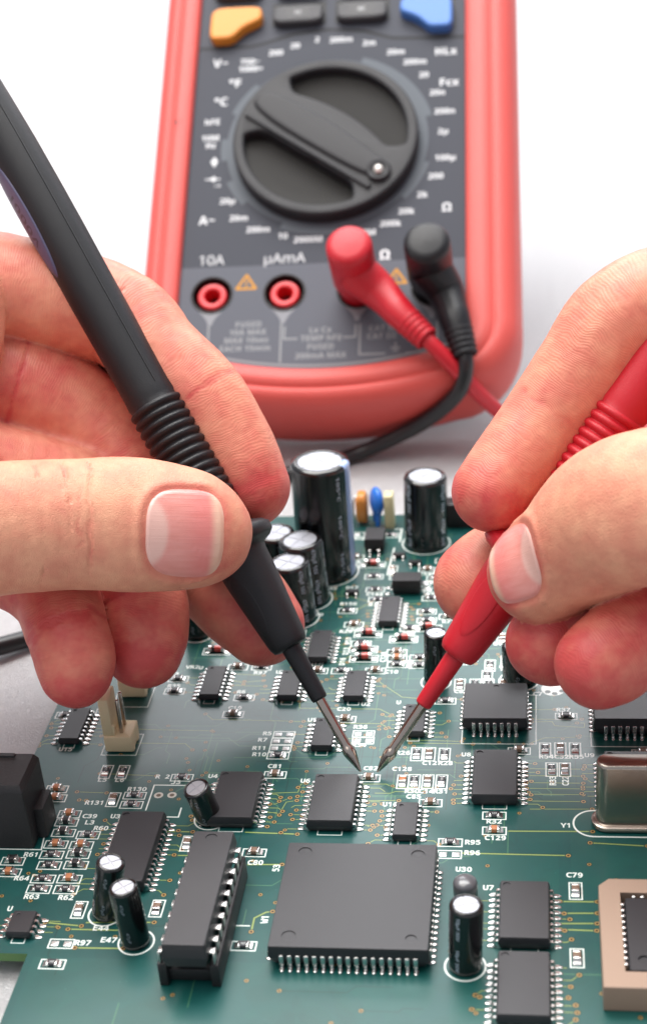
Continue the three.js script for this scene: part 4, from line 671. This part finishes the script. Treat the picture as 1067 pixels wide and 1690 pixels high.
// ---------------------------------------------------------------- the hands: one continuous skin each, joints laid out in space, nails as parts
function catmull(c, t) {                            // position and radius along a chain of joints
  const i = clamp(Math.floor(t), 0, c.length - 2), f = t - i, out = [];
  for (let k = 0; k < 4; k++) {
    const p1 = c[i][k], p2 = c[i + 1][k], p0 = i ? c[i - 1][k] : 2 * p1 - p2, p3 = i + 2 < c.length ? c[i + 2][k] : 2 * p2 - p1;
    out.push(0.5 * (2 * p1 + (p2 - p0) * f + (2 * p0 - 5 * p1 + 4 * p2 - p3) * f * f + (3 * p1 - p0 - 3 * p2 + p3) * f * f * f));
  }
  return out;
}
function makeHand(label, chains, nails, cell) {
  const B = new THREE.Box3();
  for (const c of chains) {
    const J = c.j.map(([x, y, d, r]) => { const p = at(x, y, d); return [p.x, p.y, p.z, r]; }), n = (J.length - 1) * 7;
    c.J = J; c.s = Array.from({ length: n + 1 }, (_, i) => [...catmull(J, i / 7), i / 7]);
    c.len = J.map((q, i) => i + 1 < J.length ? Math.hypot(J[i + 1][0] - q[0], J[i + 1][1] - q[1], J[i + 1][2] - q[2]) : 1);
    c.box = new THREE.Box3(); c.s.forEach(([x, y, z, r]) => c.box.expandByPoint(V3(x - r - 1, y - r - 1, z - r - 1)).expandByPoint(V3(x + r + 1, y + r + 1, z + r + 1)));
    c.fl = (c.flat || CZ).clone().normalize(); c.q = 1 / (c.thin || 1) - 1;
    c.T = J.length - 1;
    B.union(c.box);
  }
  const smin = (a, b, k) => { const h = Math.max(k - Math.abs(a - b), 0) / k; return Math.min(a, b) - h * h * k * 0.25; };
  const hit = { d: 0, t: 0, ax: 0, ay: 0, az: 0, rx: 0, ry: 0, rz: 0 };
  function chainDist(c, x, y, z) {
    let best = 1e9, bt = 0, bi = 0;
    const s = c.s, f = c.fl, q = c.q;
    for (let i = 0; i + 1 < s.length; i++) {
      const a = s[i], b = s[i + 1];
      let px = x - a[0], py = y - a[1], pz = z - a[2]; const bx = b[0] - a[0], by = b[1] - a[1], bz = b[2] - a[2];
      const h = clamp((px * bx + py * by + pz * bz) / (bx * bx + by * by + bz * bz), 0, 1);
      px -= bx * h; py -= by * h; pz -= bz * h;
      if (q) { const m = (px * f.x + py * f.y + pz * f.z) * q; px += f.x * m; py += f.y * m; pz += f.z * m; }
      const d = Math.sqrt(px * px + py * py + pz * pz) - (a[3] + (b[3] - a[3]) * h);
      if (d < best) { best = d; bt = a[4] + (b[4] - a[4]) * h; bi = i; hit.rx = px; hit.ry = py; hit.rz = pz; }
    }
    const a = s[bi], b = s[bi + 1];
    hit.t = bt; hit.d = best; hit.ax = b[0] - a[0]; hit.ay = b[1] - a[1]; hit.az = b[2] - a[2];
    return best;
  }
  const boxDist = (b, x, y, z) => Math.hypot(Math.max(b.min.x - x, 0, x - b.max.x), Math.max(b.min.y - y, 0, y - b.max.y), Math.max(b.min.z - z, 0, z - b.max.z));
  const N = nails;
  const info = { near: null, t: 0, crease: 0, e: 9, v: 0 };
  function sdf(x, y, z, fine) {
    let F = 1e9, P = 1e9, second = 1e9; info.near = null; info.crease = 0; let bd = 1e9;
    let kept = null;
    for (const c of chains) {
      const o = boxDist(c.box, x, y, z);
      if (o > 6) { if (c.palm) P = Math.min(P, o); else F = Math.min(F, o); continue; }
      const d = chainDist(c, x, y, z);
      if (d < bd) { bd = d; info.near = c; info.t = hit.t; kept = { ...hit }; }
      if (c.palm) P = smin(P, d, 9); else F = smin(F, d, c.k || 0.8);
    }
    let d = smin(F, P, 4.5);
    if (!fine || !kept) return d;
    d += 0.16 * noise.noise(x * 0.16, y * 0.16, z * 0.16) + 0.05 * noise.noise(x * 0.6, y * 0.6, z * 0.6);
    const c = info.near;
    if (c.creases && bd < 2) {
      const rl = Math.hypot(kept.rx, kept.ry, kept.rz) || 1;
      for (const k of c.creases) {
        const m = k.dir ? sstep((kept.rx * k.dir.x + kept.ry * k.dir.y + kept.rz * k.dir.z) / rl, k.from ?? -0.15, (k.from ?? -0.15) + 0.5) : 1;
        if (!m) continue;
        const i = clamp(Math.floor(k.t), 0, c.len.length - 2), s = (info.t - k.t) * c.len[i] + (k.wob ?? 0.7) * noise.noise(x * 0.35 + k.t * 9, y * 0.35, z * 0.35);
        const v = m * Math.exp(-(s * s) / (k.w * k.w)); info.crease = Math.max(info.crease, v);
        d += k.depth * v;
      }
    }
    info.e = 9;
    for (const n of N) {
      const qx = x - n.c.x, qy = y - n.c.y, qz = z - n.c.z, out = qx * n.n.x + qy * n.n.y + qz * n.n.z;
      if (out < -3) continue;
      const u = (qx * n.b.x + qy * n.b.y + qz * n.b.z) / (n.W / 2), v = (qx * n.a.x + qy * n.a.y + qz * n.a.z) / (n.L / 2), ev = Math.pow(Math.abs(u) ** 3.2 + Math.abs(v) ** 3.2, 1 / 3.2);
      if (ev > 1.8) continue;
      const w = (ev - 1) * n.W / 2, free = sstep(v, 0.35, 0.8);
      d += 0.14 * Math.exp(-((w / 0.4) ** 2)) - 0.34 * (1 - free) * Math.exp(-(((w - 1.15) / 0.85) ** 2)) + 0.25 * (ev < 1 ? 1 : 0) * sstep(1 - ev, 0, 0.12);
      info.e = ev; info.v = v; info.w = w;
    }
    return d;
  }
  // surface nets on a grid, refined only near the skin
  B.expandByScalar(1.5);
  const nx = Math.ceil((B.max.x - B.min.x) / cell / 8) * 8 + 1, ny = Math.ceil((B.max.y - B.min.y) / cell / 8) * 8 + 1, nz = Math.ceil((B.max.z - B.min.z) / cell / 8) * 8 + 1;
  const G = new Float32Array(nx * ny * nz).fill(1e3), id = (i, j, k) => (k * ny + j) * nx + i, at3 = (i, j, k) => [B.min.x + i * cell, B.min.y + j * cell, B.min.z + k * cell];
  for (let k = 0; k + 8 < nz; k += 8) for (let j = 0; j + 8 < ny; j += 8) for (let i = 0; i + 8 < nx; i += 8) {
    const [x, y, z] = at3(i + 4, j + 4, k + 4), d = sdf(x, y, z, false);
    if (Math.abs(d) > cell * 8 * 1.25 + 1.5) { if (d < 0) for (let c = 0; c <= 8; c++) for (let b = 0; b <= 8; b++) for (let a = 0; a <= 8; a++) { const q = id(i + a, j + b, k + c); if (G[q] === 1e3) G[q] = -1e3; } continue; }
    for (let c = 0; c <= 8; c++) for (let b = 0; b <= 8; b++) for (let a = 0; a <= 8; a++) { const q = id(i + a, j + b, k + c); if (Math.abs(G[q]) === 1e3) { const p = at3(i + a, j + b, k + c); G[q] = sdf(p[0], p[1], p[2], true); } }
  }
  const vert = new Map(), P = [], I = [], corner = [[0, 0, 0], [1, 0, 0], [0, 1, 0], [1, 1, 0], [0, 0, 1], [1, 0, 1], [0, 1, 1], [1, 1, 1]], pairs = [[0, 1], [2, 3], [4, 5], [6, 7], [0, 2], [1, 3], [4, 6], [5, 7], [0, 4], [1, 5], [2, 6], [3, 7]];
  for (let k = 0; k + 1 < nz; k++) for (let j = 0; j + 1 < ny; j++) for (let i = 0; i + 1 < nx; i++) {
    const base = id(i, j, k), first = G[base];
    if (first === 1e3 && G[base + 1] === 1e3 && G[base + nx] === 1e3 && G[base + nx * ny] === 1e3 && G[base + 1 + nx + nx * ny] === 1e3) continue;
    let mask = 0; const v = corner.map(([a, b, c], q) => { const d = G[base + a + b * nx + c * nx * ny]; if (d < 0) mask |= 1 << q; return d; });
    if (mask === 0 || mask === 255) continue;
    let x = 0, y = 0, z = 0, n = 0;
    for (const [a, b] of pairs) if ((mask >> a & 1) !== (mask >> b & 1)) {
      const t = v[a] / (v[a] - v[b]); x += lerp(corner[a][0], corner[b][0], t); y += lerp(corner[a][1], corner[b][1], t); z += lerp(corner[a][2], corner[b][2], t); n++;
    }
    vert.set(base, P.length / 3); P.push(B.min.x + (i + x / n) * cell, B.min.y + (j + y / n) * cell, B.min.z + (k + z / n) * cell);
  }
  const sx = 1, sy = nx, sz = nx * ny;
  for (const base of vert.keys()) {
    for (const [e1, a, b] of [[sx, sy, sz], [sy, sz, sx], [sz, sx, sy]]) {
      const in0 = G[base] < 0, in1 = G[base + e1] < 0; if (in0 === in1) continue;
      const q0 = vert.get(base), q1 = vert.get(base - a), q2 = vert.get(base - a - b), q3 = vert.get(base - b);
      if (q1 === undefined || q2 === undefined || q3 === undefined) continue;
      if (in0) I.push(q0, q1, q2, q0, q2, q3); else I.push(q0, q2, q1, q0, q3, q2);
    }
  }
  const n = P.length / 3, nor = new Float32Array(P.length), col = new Float32Array(P.length), h = 0.22;
  for (let i = 0; i < n; i++) {
    const x = P[3 * i], y = P[3 * i + 1], z = P[3 * i + 2];
    const a = sdf(x + h, y - h, z - h, true), b = sdf(x - h, y - h, z + h, true), c = sdf(x - h, y + h, z - h, true), d = sdf(x + h, y + h, z + h, true);
    let gx = a - b - c + d, gy = -a - b + c + d, gz = -a + b - c + d; const l = Math.hypot(gx, gy, gz) || 1;
    nor.set([gx / l, gy / l, gz / l], 3 * i);
    sdf(x, y, z, true);
    const ch = info.near, T = ch ? ch.T : 1, t = info.t;
    let red = ch ? (ch.red || 0) + (ch.tipRed ?? 0.5) * sstep(t, T - 0.9, T) : 0;
    red += 0.05 + 0.28 * noise.noise(x * 0.11, y * 0.11, z * 0.11) + 0.24 * noise.noise(x * 0.33, y * 0.33, z * 0.33) + 0.14 * noise.noise(x * 1.1, y * 1.1, z * 1.1) + 0.3 * info.crease;
    if (info.e < 1.6) red += 0.5 * Math.exp(-((info.w / 1.2) ** 2));
    red = clamp(red, 0, 1.2);
    const v = 1 + 0.05 * noise.noise(x * 0.9, y * 0.9, z * 0.9);
    col.set([lerp(0.79, 0.58, red) * v, lerp(0.385, 0.125, red) * v, lerp(0.24, 0.098, red) * v], 3 * i);
  }
  // uv round and along the nearest finger; vertices doubled where fingers meet and where the turn closes at the back
  const VP = [], VN = [], VC = [], VU = [], seen = new Map(), lists = [[], []], own = new Int16Array(n);
  chains.forEach((c, k) => { c.no = k; c.at = [0]; c.len.forEach((l, i) => c.at.push(c.at[i] + l)); });
  for (let i = 0; i < n; i++) { sdf(P[3 * i], P[3 * i + 1], P[3 * i + 2], false); own[i] = info.near ? info.near.no : 0; }
  const uvOf = (c, x, y, z) => {
    chainDist(c, x, y, z);
    let t = hit.t, a, q;                            // the foot of the point on the smooth curve, a little past its ends too
    for (let k = 0; k < 7; k++) {
      const lo = clamp(t, 0, c.T - 0.02); q = catmull(c.J, lo); a = catmull(c.J, lo + 0.02).map((w, z) => (w - q[z]) / 0.02);
      const o = t - lo, px = x - q[0] - a[0] * o, py = y - q[1] - a[1] * o, pz = z - q[2] - a[2] * o;
      t += 0.7 * (px * a[0] + py * a[1] + pz * a[2]) / (a[0] ** 2 + a[1] ** 2 + a[2] ** 2);
    }
    const ax = V3(a[0], a[1], a[2]).normalize(), r = V3(x - q[0], y - q[1], z - q[2]); r.addScaledVector(ax, -r.dot(ax));
    const ref = CZ.clone().addScaledVector(ax, -CZ.dot(ax)).normalize(), side = ax.clone().cross(ref), k = clamp(Math.floor(t), 0, c.T - 1);
    return [Math.atan2(r.dot(side), r.dot(ref)), c.at[k] + (t - k) * c.len[k]];
  };
  for (let f = 0; f < I.length; f += 3) {
    const c = chains[own[I[f]]], tri = [];
    for (let k = 0; k < 3; k++) {
      const i = I[f + k], key = i * 16 + c.no; let e2 = seen.get(key);
      if (!e2) { e2 = { uv: uvOf(c, P[3 * i], P[3 * i + 1], P[3 * i + 2]), a: -1, b: -1 }; seen.set(key, e2); }
      tri.push([i, e2]);
    }
    const A = tri.map((q) => q[1].uv[0]), wrap = Math.max(...A) - Math.min(...A) > 3;
    for (const [i, e2] of tri) {
      const over = wrap && e2.uv[0] < 0, slot = over ? 'b' : 'a';
      if (e2[slot] < 0) {
        e2[slot] = VP.length / 3;
        VP.push(P[3 * i], P[3 * i + 1], P[3 * i + 2]); VN.push(nor[3 * i], nor[3 * i + 1], nor[3 * i + 2]); VC.push(col[3 * i], col[3 * i + 1], col[3 * i + 2]);
        VU.push((e2.uv[0] + (over ? 2 * Math.PI : 0)) * 9 / 14, e2.uv[1] / 14);
      }
      lists[c.pad ? 1 : 0].push(e2[slot]);
    }
  }
  const VI = lists[0].concat(lists[1]);
  const g = new THREE.BufferGeometry();
  g.setAttribute('position', new THREE.BufferAttribute(new Float32Array(VP), 3)); g.setAttribute('normal', new THREE.BufferAttribute(new Float32Array(VN), 3));
  g.setAttribute('color', new THREE.BufferAttribute(new Float32Array(VC), 3)); g.setAttribute('uv', new THREE.BufferAttribute(new Float32Array(VU), 2)); g.setIndex(VI); g.addGroup(0, lists[0].length, 0); g.addGroup(lists[0].length, lists[1].length, 1);
  const hand = thing('hand', label, 'hand');
  mesh('skin', g, [M.skin, M.pads], hand);
  for (const q of nails) {
    const nu = 30, nv = 30, NP = [], NC = [], NU = [], NI = [];
    for (let j = 0; j <= nv; j++) for (let i = 0; i <= nu; i++) {
      const a = i / nu * 2 - 1, b = j / nv * 2 - 1;      // square to rounded square
      const m = Math.max(Math.abs(a), Math.abs(b)), se = Math.pow(Math.abs(a) ** 3.2 + Math.abs(b) ** 3.2, 1 / 3.2) || 1, k = m / se * 1.01, u = a * k, v = b * k;
      let p = q.c.clone().addScaledVector(q.b, u * q.W / 2).addScaledVector(q.a, v * q.L / 2).addScaledVector(q.n, 14);
      for (let s = 0; s < 60; s++) { const d = sdf(p.x, p.y, p.z, false); if (d < 0.01) break; p.addScaledVector(q.n, -d * 0.8); }
      const lift = m > 0.97 ? -0.35 : v > 0.8 ? 0.22 : 0.14;
      p.addScaledVector(q.n, lift + 0.05);
      NP.push(p.x, p.y, p.z); NU.push(u, v);
      const lun = 1 - sstep(Math.hypot(u / 0.82, (v + 1.0) / 0.62), 0.82, 1.06), free = sstep(v + 0.12 * u * u, 0.60, 0.84), st = 0.04 * noise.noise(u * 14, v * 1.5, 3);
      const base = [0.73 + st, 0.285 + st, 0.245 + st], L = [0.80, 0.56, 0.48], Fc = [0.80, 0.60, 0.42], blush = sstep(v, -0.2, 0.5) * (1 - free) * 0.06;
      let cc = base.map((w, z) => lerp(w, L[z], lun * 0.65)); cc = cc.map((w, z) => lerp(w, Fc[z], free * 0.6)); cc[1] -= blush; cc[2] -= blush * 0.7;
      NC.push(...cc);
      if (i && j) { const w = nu + 1, z = j * w + i; NI.push(z - w - 1, z - w, z, z - w - 1, z, z - 1); }
    }
    const ng = new THREE.BufferGeometry(); ng.setAttribute('position', new THREE.BufferAttribute(new Float32Array(NP), 3)); ng.setAttribute('color', new THREE.BufferAttribute(new Float32Array(NC), 3)); ng.setAttribute('uv', new THREE.BufferAttribute(new Float32Array(NU), 2)); ng.setIndex(NI);
    ng.computeVertexNormals();
    const na = ng.attributes.normal, t = V3(); t.fromBufferAttribute(na, Math.floor(na.count / 2)); if (t.dot(q.n) < 0) { ng.setIndex(NI.map((_, i) => NI[i - i % 3 + [0, 2, 1][i % 3]])); ng.computeVertexNormals(); }
    mesh('nail', ng, M.nail, hand);
  }
  return hand;
}
const camDir = (x, y, z) => CX.clone().multiplyScalar(x).addScaledVector(CY, y).addScaledVector(CZ, z).normalize();
const nailAt = (x, y, d, ax, nrm, L, W) => { const n = nrm.clone().normalize(), a = ax.clone().addScaledVector(n, -ax.dot(n)).normalize(); return { c: at(x, y, d), n, a, b: n.clone().cross(a), L, W }; };
const CELL = 0.55;
makeHand('pale left hand pinching the black probe between thumb and fingertips', [
  { j: [[-330, 900, 250, 13], [-110, 880, 259, 11.6], [95, 866, 265, 11.0], [215, 866, 267, 11.4], [300, 872, 268.5, 10.4], [330, 880, 269, 8.9]], flat: CZ, thin: 0.84, red: 0.2, tipRed: 0.35,
    creases: [{ t: 1.80, depth: 0.32, w: 0.32, wob: 0.8, from: 0.2, dir: camDir(0, 0.1, 1) }, { t: 2.06, depth: 0.36, w: 0.32, wob: 0.7, from: 0.25, dir: camDir(0, 0.25, 1) }, { t: 2.38, depth: 0.34, w: 0.32, wob: 0.7, from: 0.15, dir: camDir(0, 0.3, 1) }, { t: 1.94, depth: 0.08, w: 0.22, wob: 1.0, from: 0.5, dir: camDir(0, 0.2, 1) }, { t: 2.22, depth: 0.1, w: 0.22, wob: 1.2, from: 0.5, dir: camDir(0, 0.1, 1) }] },
  { j: [[-330, 480, 287, 12.5], [-190, 465, 294, 11.5], [0, 478, 300, 10.8], [188, 521, 301, 9.6], [260, 588, 298, 8.8], [331, 660, 296, 8.7], [386, 750, 295, 8.2], [413, 805, 294.5, 7.4]], pad: 1, red: 0.52, tipRed: 0.5,
    creases: [{ t: 3.05, depth: 0.35, w: 0.6, dir: camDir(-0.5, -0.6, 0.6) }, { t: 5, depth: 0.07, w: 0.5, dir: camDir(0.4, 0, 1) }] },
  { j: [[-340, 600, 288, 12.5], [-150, 615, 297, 12], [40, 650, 303, 11.6], [165, 722, 305, 10.9], [270, 860, 301, 9.1], [345, 940, 298, 8.9], [400, 995, 296, 8.8], [433, 1030, 295, 7.9]], pad: 1, red: 0.75, tipRed: 0.3, creases: [{ t: 1.9, depth: 0.16, w: 0.6 }, { t: 5, depth: 0.1, w: 0.5 }] },
  { j: [[-330, 730, 285, 11.5], [-150, 800, 293, 10.6], [60, 850, 293, 9.6], [180, 905, 287, 9.0], [232, 985, 285, 8.3], [237, 1040, 283, 8.1], [236, 1068, 282, 7.3]], pad: 1, red: 0.9, tipRed: 0.25, creases: [{ t: 4, depth: 0.12, w: 0.5 }] },
  { j: [[-310, 850, 282, 10.5], [-150, 885, 284, 9.4], [10, 925, 282, 8.4], [85, 975, 278, 7.7], [112, 1045, 273, 7.1], [124, 1085, 272, 7.0], [126, 1108, 271.5, 6.3]], pad: 1, red: 0.85, tipRed: 0.3, creases: [{ t: 2.9, depth: 0.12, w: 0.5 }, { t: 4, depth: 0.1, w: 0.5 }] },
  { j: [[-260, 395, 288, 9.5], [-110, 455, 289, 9.8], [-82, 540, 288, 9.8], [-130, 640, 284, 10.5], [-260, 720, 278, 12]], red: 0.35, tipRed: 0, k: 1.5 },
  { j: [[-300, 720, 282, 13], [-60, 778, 290, 10.5], [120, 812, 296, 8.5]], red: 0.6, tipRed: 0, k: 2 },
  { palm: 1, j: [[-330, 480, 287, 13], [-560, 560, 275, 15], [-800, 700, 262, 20]] }, { palm: 1, j: [[-340, 600, 288, 13], [-560, 650, 278, 15], [-800, 740, 262, 21]] },
  { palm: 1, j: [[-330, 730, 285, 12], [-560, 750, 275, 15], [-800, 780, 260, 21]] }, { palm: 1, j: [[-310, 850, 282, 11], [-560, 840, 270, 15], [-800, 800, 258, 20]] },
  { palm: 1, j: [[-330, 900, 250, 13], [-520, 880, 250, 15], [-800, 780, 256, 22], [-1200, 860, 245, 24], [-1500, 930, 236, 27]] },
], [nailAt(306, 880, 262, camDir(1, -0.02, 0), camDir(0.05, 0.05, 1), 12.9, 14.6)], CELL);

makeHand('pale right hand pinching the red probe, thumb bent over it', [
  { j: [[1330, 840, 232, 13.5], [1180, 830, 238, 12.6], [1065, 838, 244, 12.2], [1000, 862, 250, 11.4], [942, 908, 256, 9.6], [898, 938, 259, 8.8], [886, 945, 259.5, 8.3]], flat: camDir(0.15, 0.25, 1), thin: 0.9, red: 0.2, tipRed: 0.35,
    creases: [{ t: 2.6, depth: 0.1, w: 0.4, wob: 1.5, from: 0.3, dir: camDir(0, 0.6, 0.8) }, { t: 3.0, depth: 0.1, w: 0.4, wob: 1.5, from: 0.3, dir: camDir(0, 0.6, 0.8) }] },
  { j: [[1460, 540, 262, 12.5], [1260, 510, 268, 11], [1110, 497, 272, 9.9], [1024, 532, 273, 9.4], [960, 615, 274, 8.6], [905, 692, 275, 8.1], [846, 766, 274, 7.4], [810, 813, 273, 6.9]], pad: 1, red: 0.5, tipRed: 0.45,
    creases: [{ t: 2.75, depth: 0.3, w: 0.45, from: 0.2, dir: camDir(0.7, -0.5, 0.5) }, { t: 4.9, depth: 0.1, w: 0.5, dir: camDir(0.3, -0.3, 1) }] },
  { j: [[1460, 680, 268, 12.5], [1260, 730, 278, 10.6], [1080, 800, 286, 9.8], [960, 860, 287, 9.2], [870, 915, 286, 8.9], [815, 945, 285, 8.6], [790, 962, 284, 8.2]], pad: 1, red: 0.45, tipRed: 0.3 },
  { j: [[1450, 820, 262, 11.5], [1280, 850, 268, 10.2], [1130, 900, 270, 9.2], [1030, 960, 268, 8.4], [960, 1020, 266, 8.0], [920, 1050, 265, 7.7], [906, 1060, 264, 7.3]], pad: 1, red: 1.0, tipRed: 0.15 },
  { j: [[1430, 930, 252, 10.5], [1290, 945, 256, 9.4], [1170, 975, 257, 8.8], [1095, 1020, 255, 8.1], [1035, 1062, 253, 7.8], [1005, 1085, 252, 7.6], [988, 1096, 251.5, 7.2]], pad: 1, red: 0.95, tipRed: 0.15 },
  { palm: 1, j: [[1460, 540, 262, 13], [1660, 640, 250, 16], [1900, 760, 238, 20]] }, { palm: 1, j: [[1460, 680, 268, 13], [1660, 720, 255, 16], [1900, 790, 240, 21]] },
  { palm: 1, j: [[1450, 820, 262, 12], [1660, 800, 252, 16], [1900, 820, 238, 21]] }, { palm: 1, j: [[1430, 930, 252, 11], [1660, 880, 245, 15], [1900, 850, 236, 20]] },
  { palm: 1, j: [[1330, 840, 232, 14], [1600, 860, 230, 16], [1900, 830, 232, 21], [2300, 920, 220, 24], [2600, 1000, 212, 27]] },
], [nailAt(850, 930, 255, camDir(-1, -0.25, -0.35), camDir(-0.4, 0.12, 0.9), 9.8, 12.6)], CELL);

renderer.render(scene, camera);
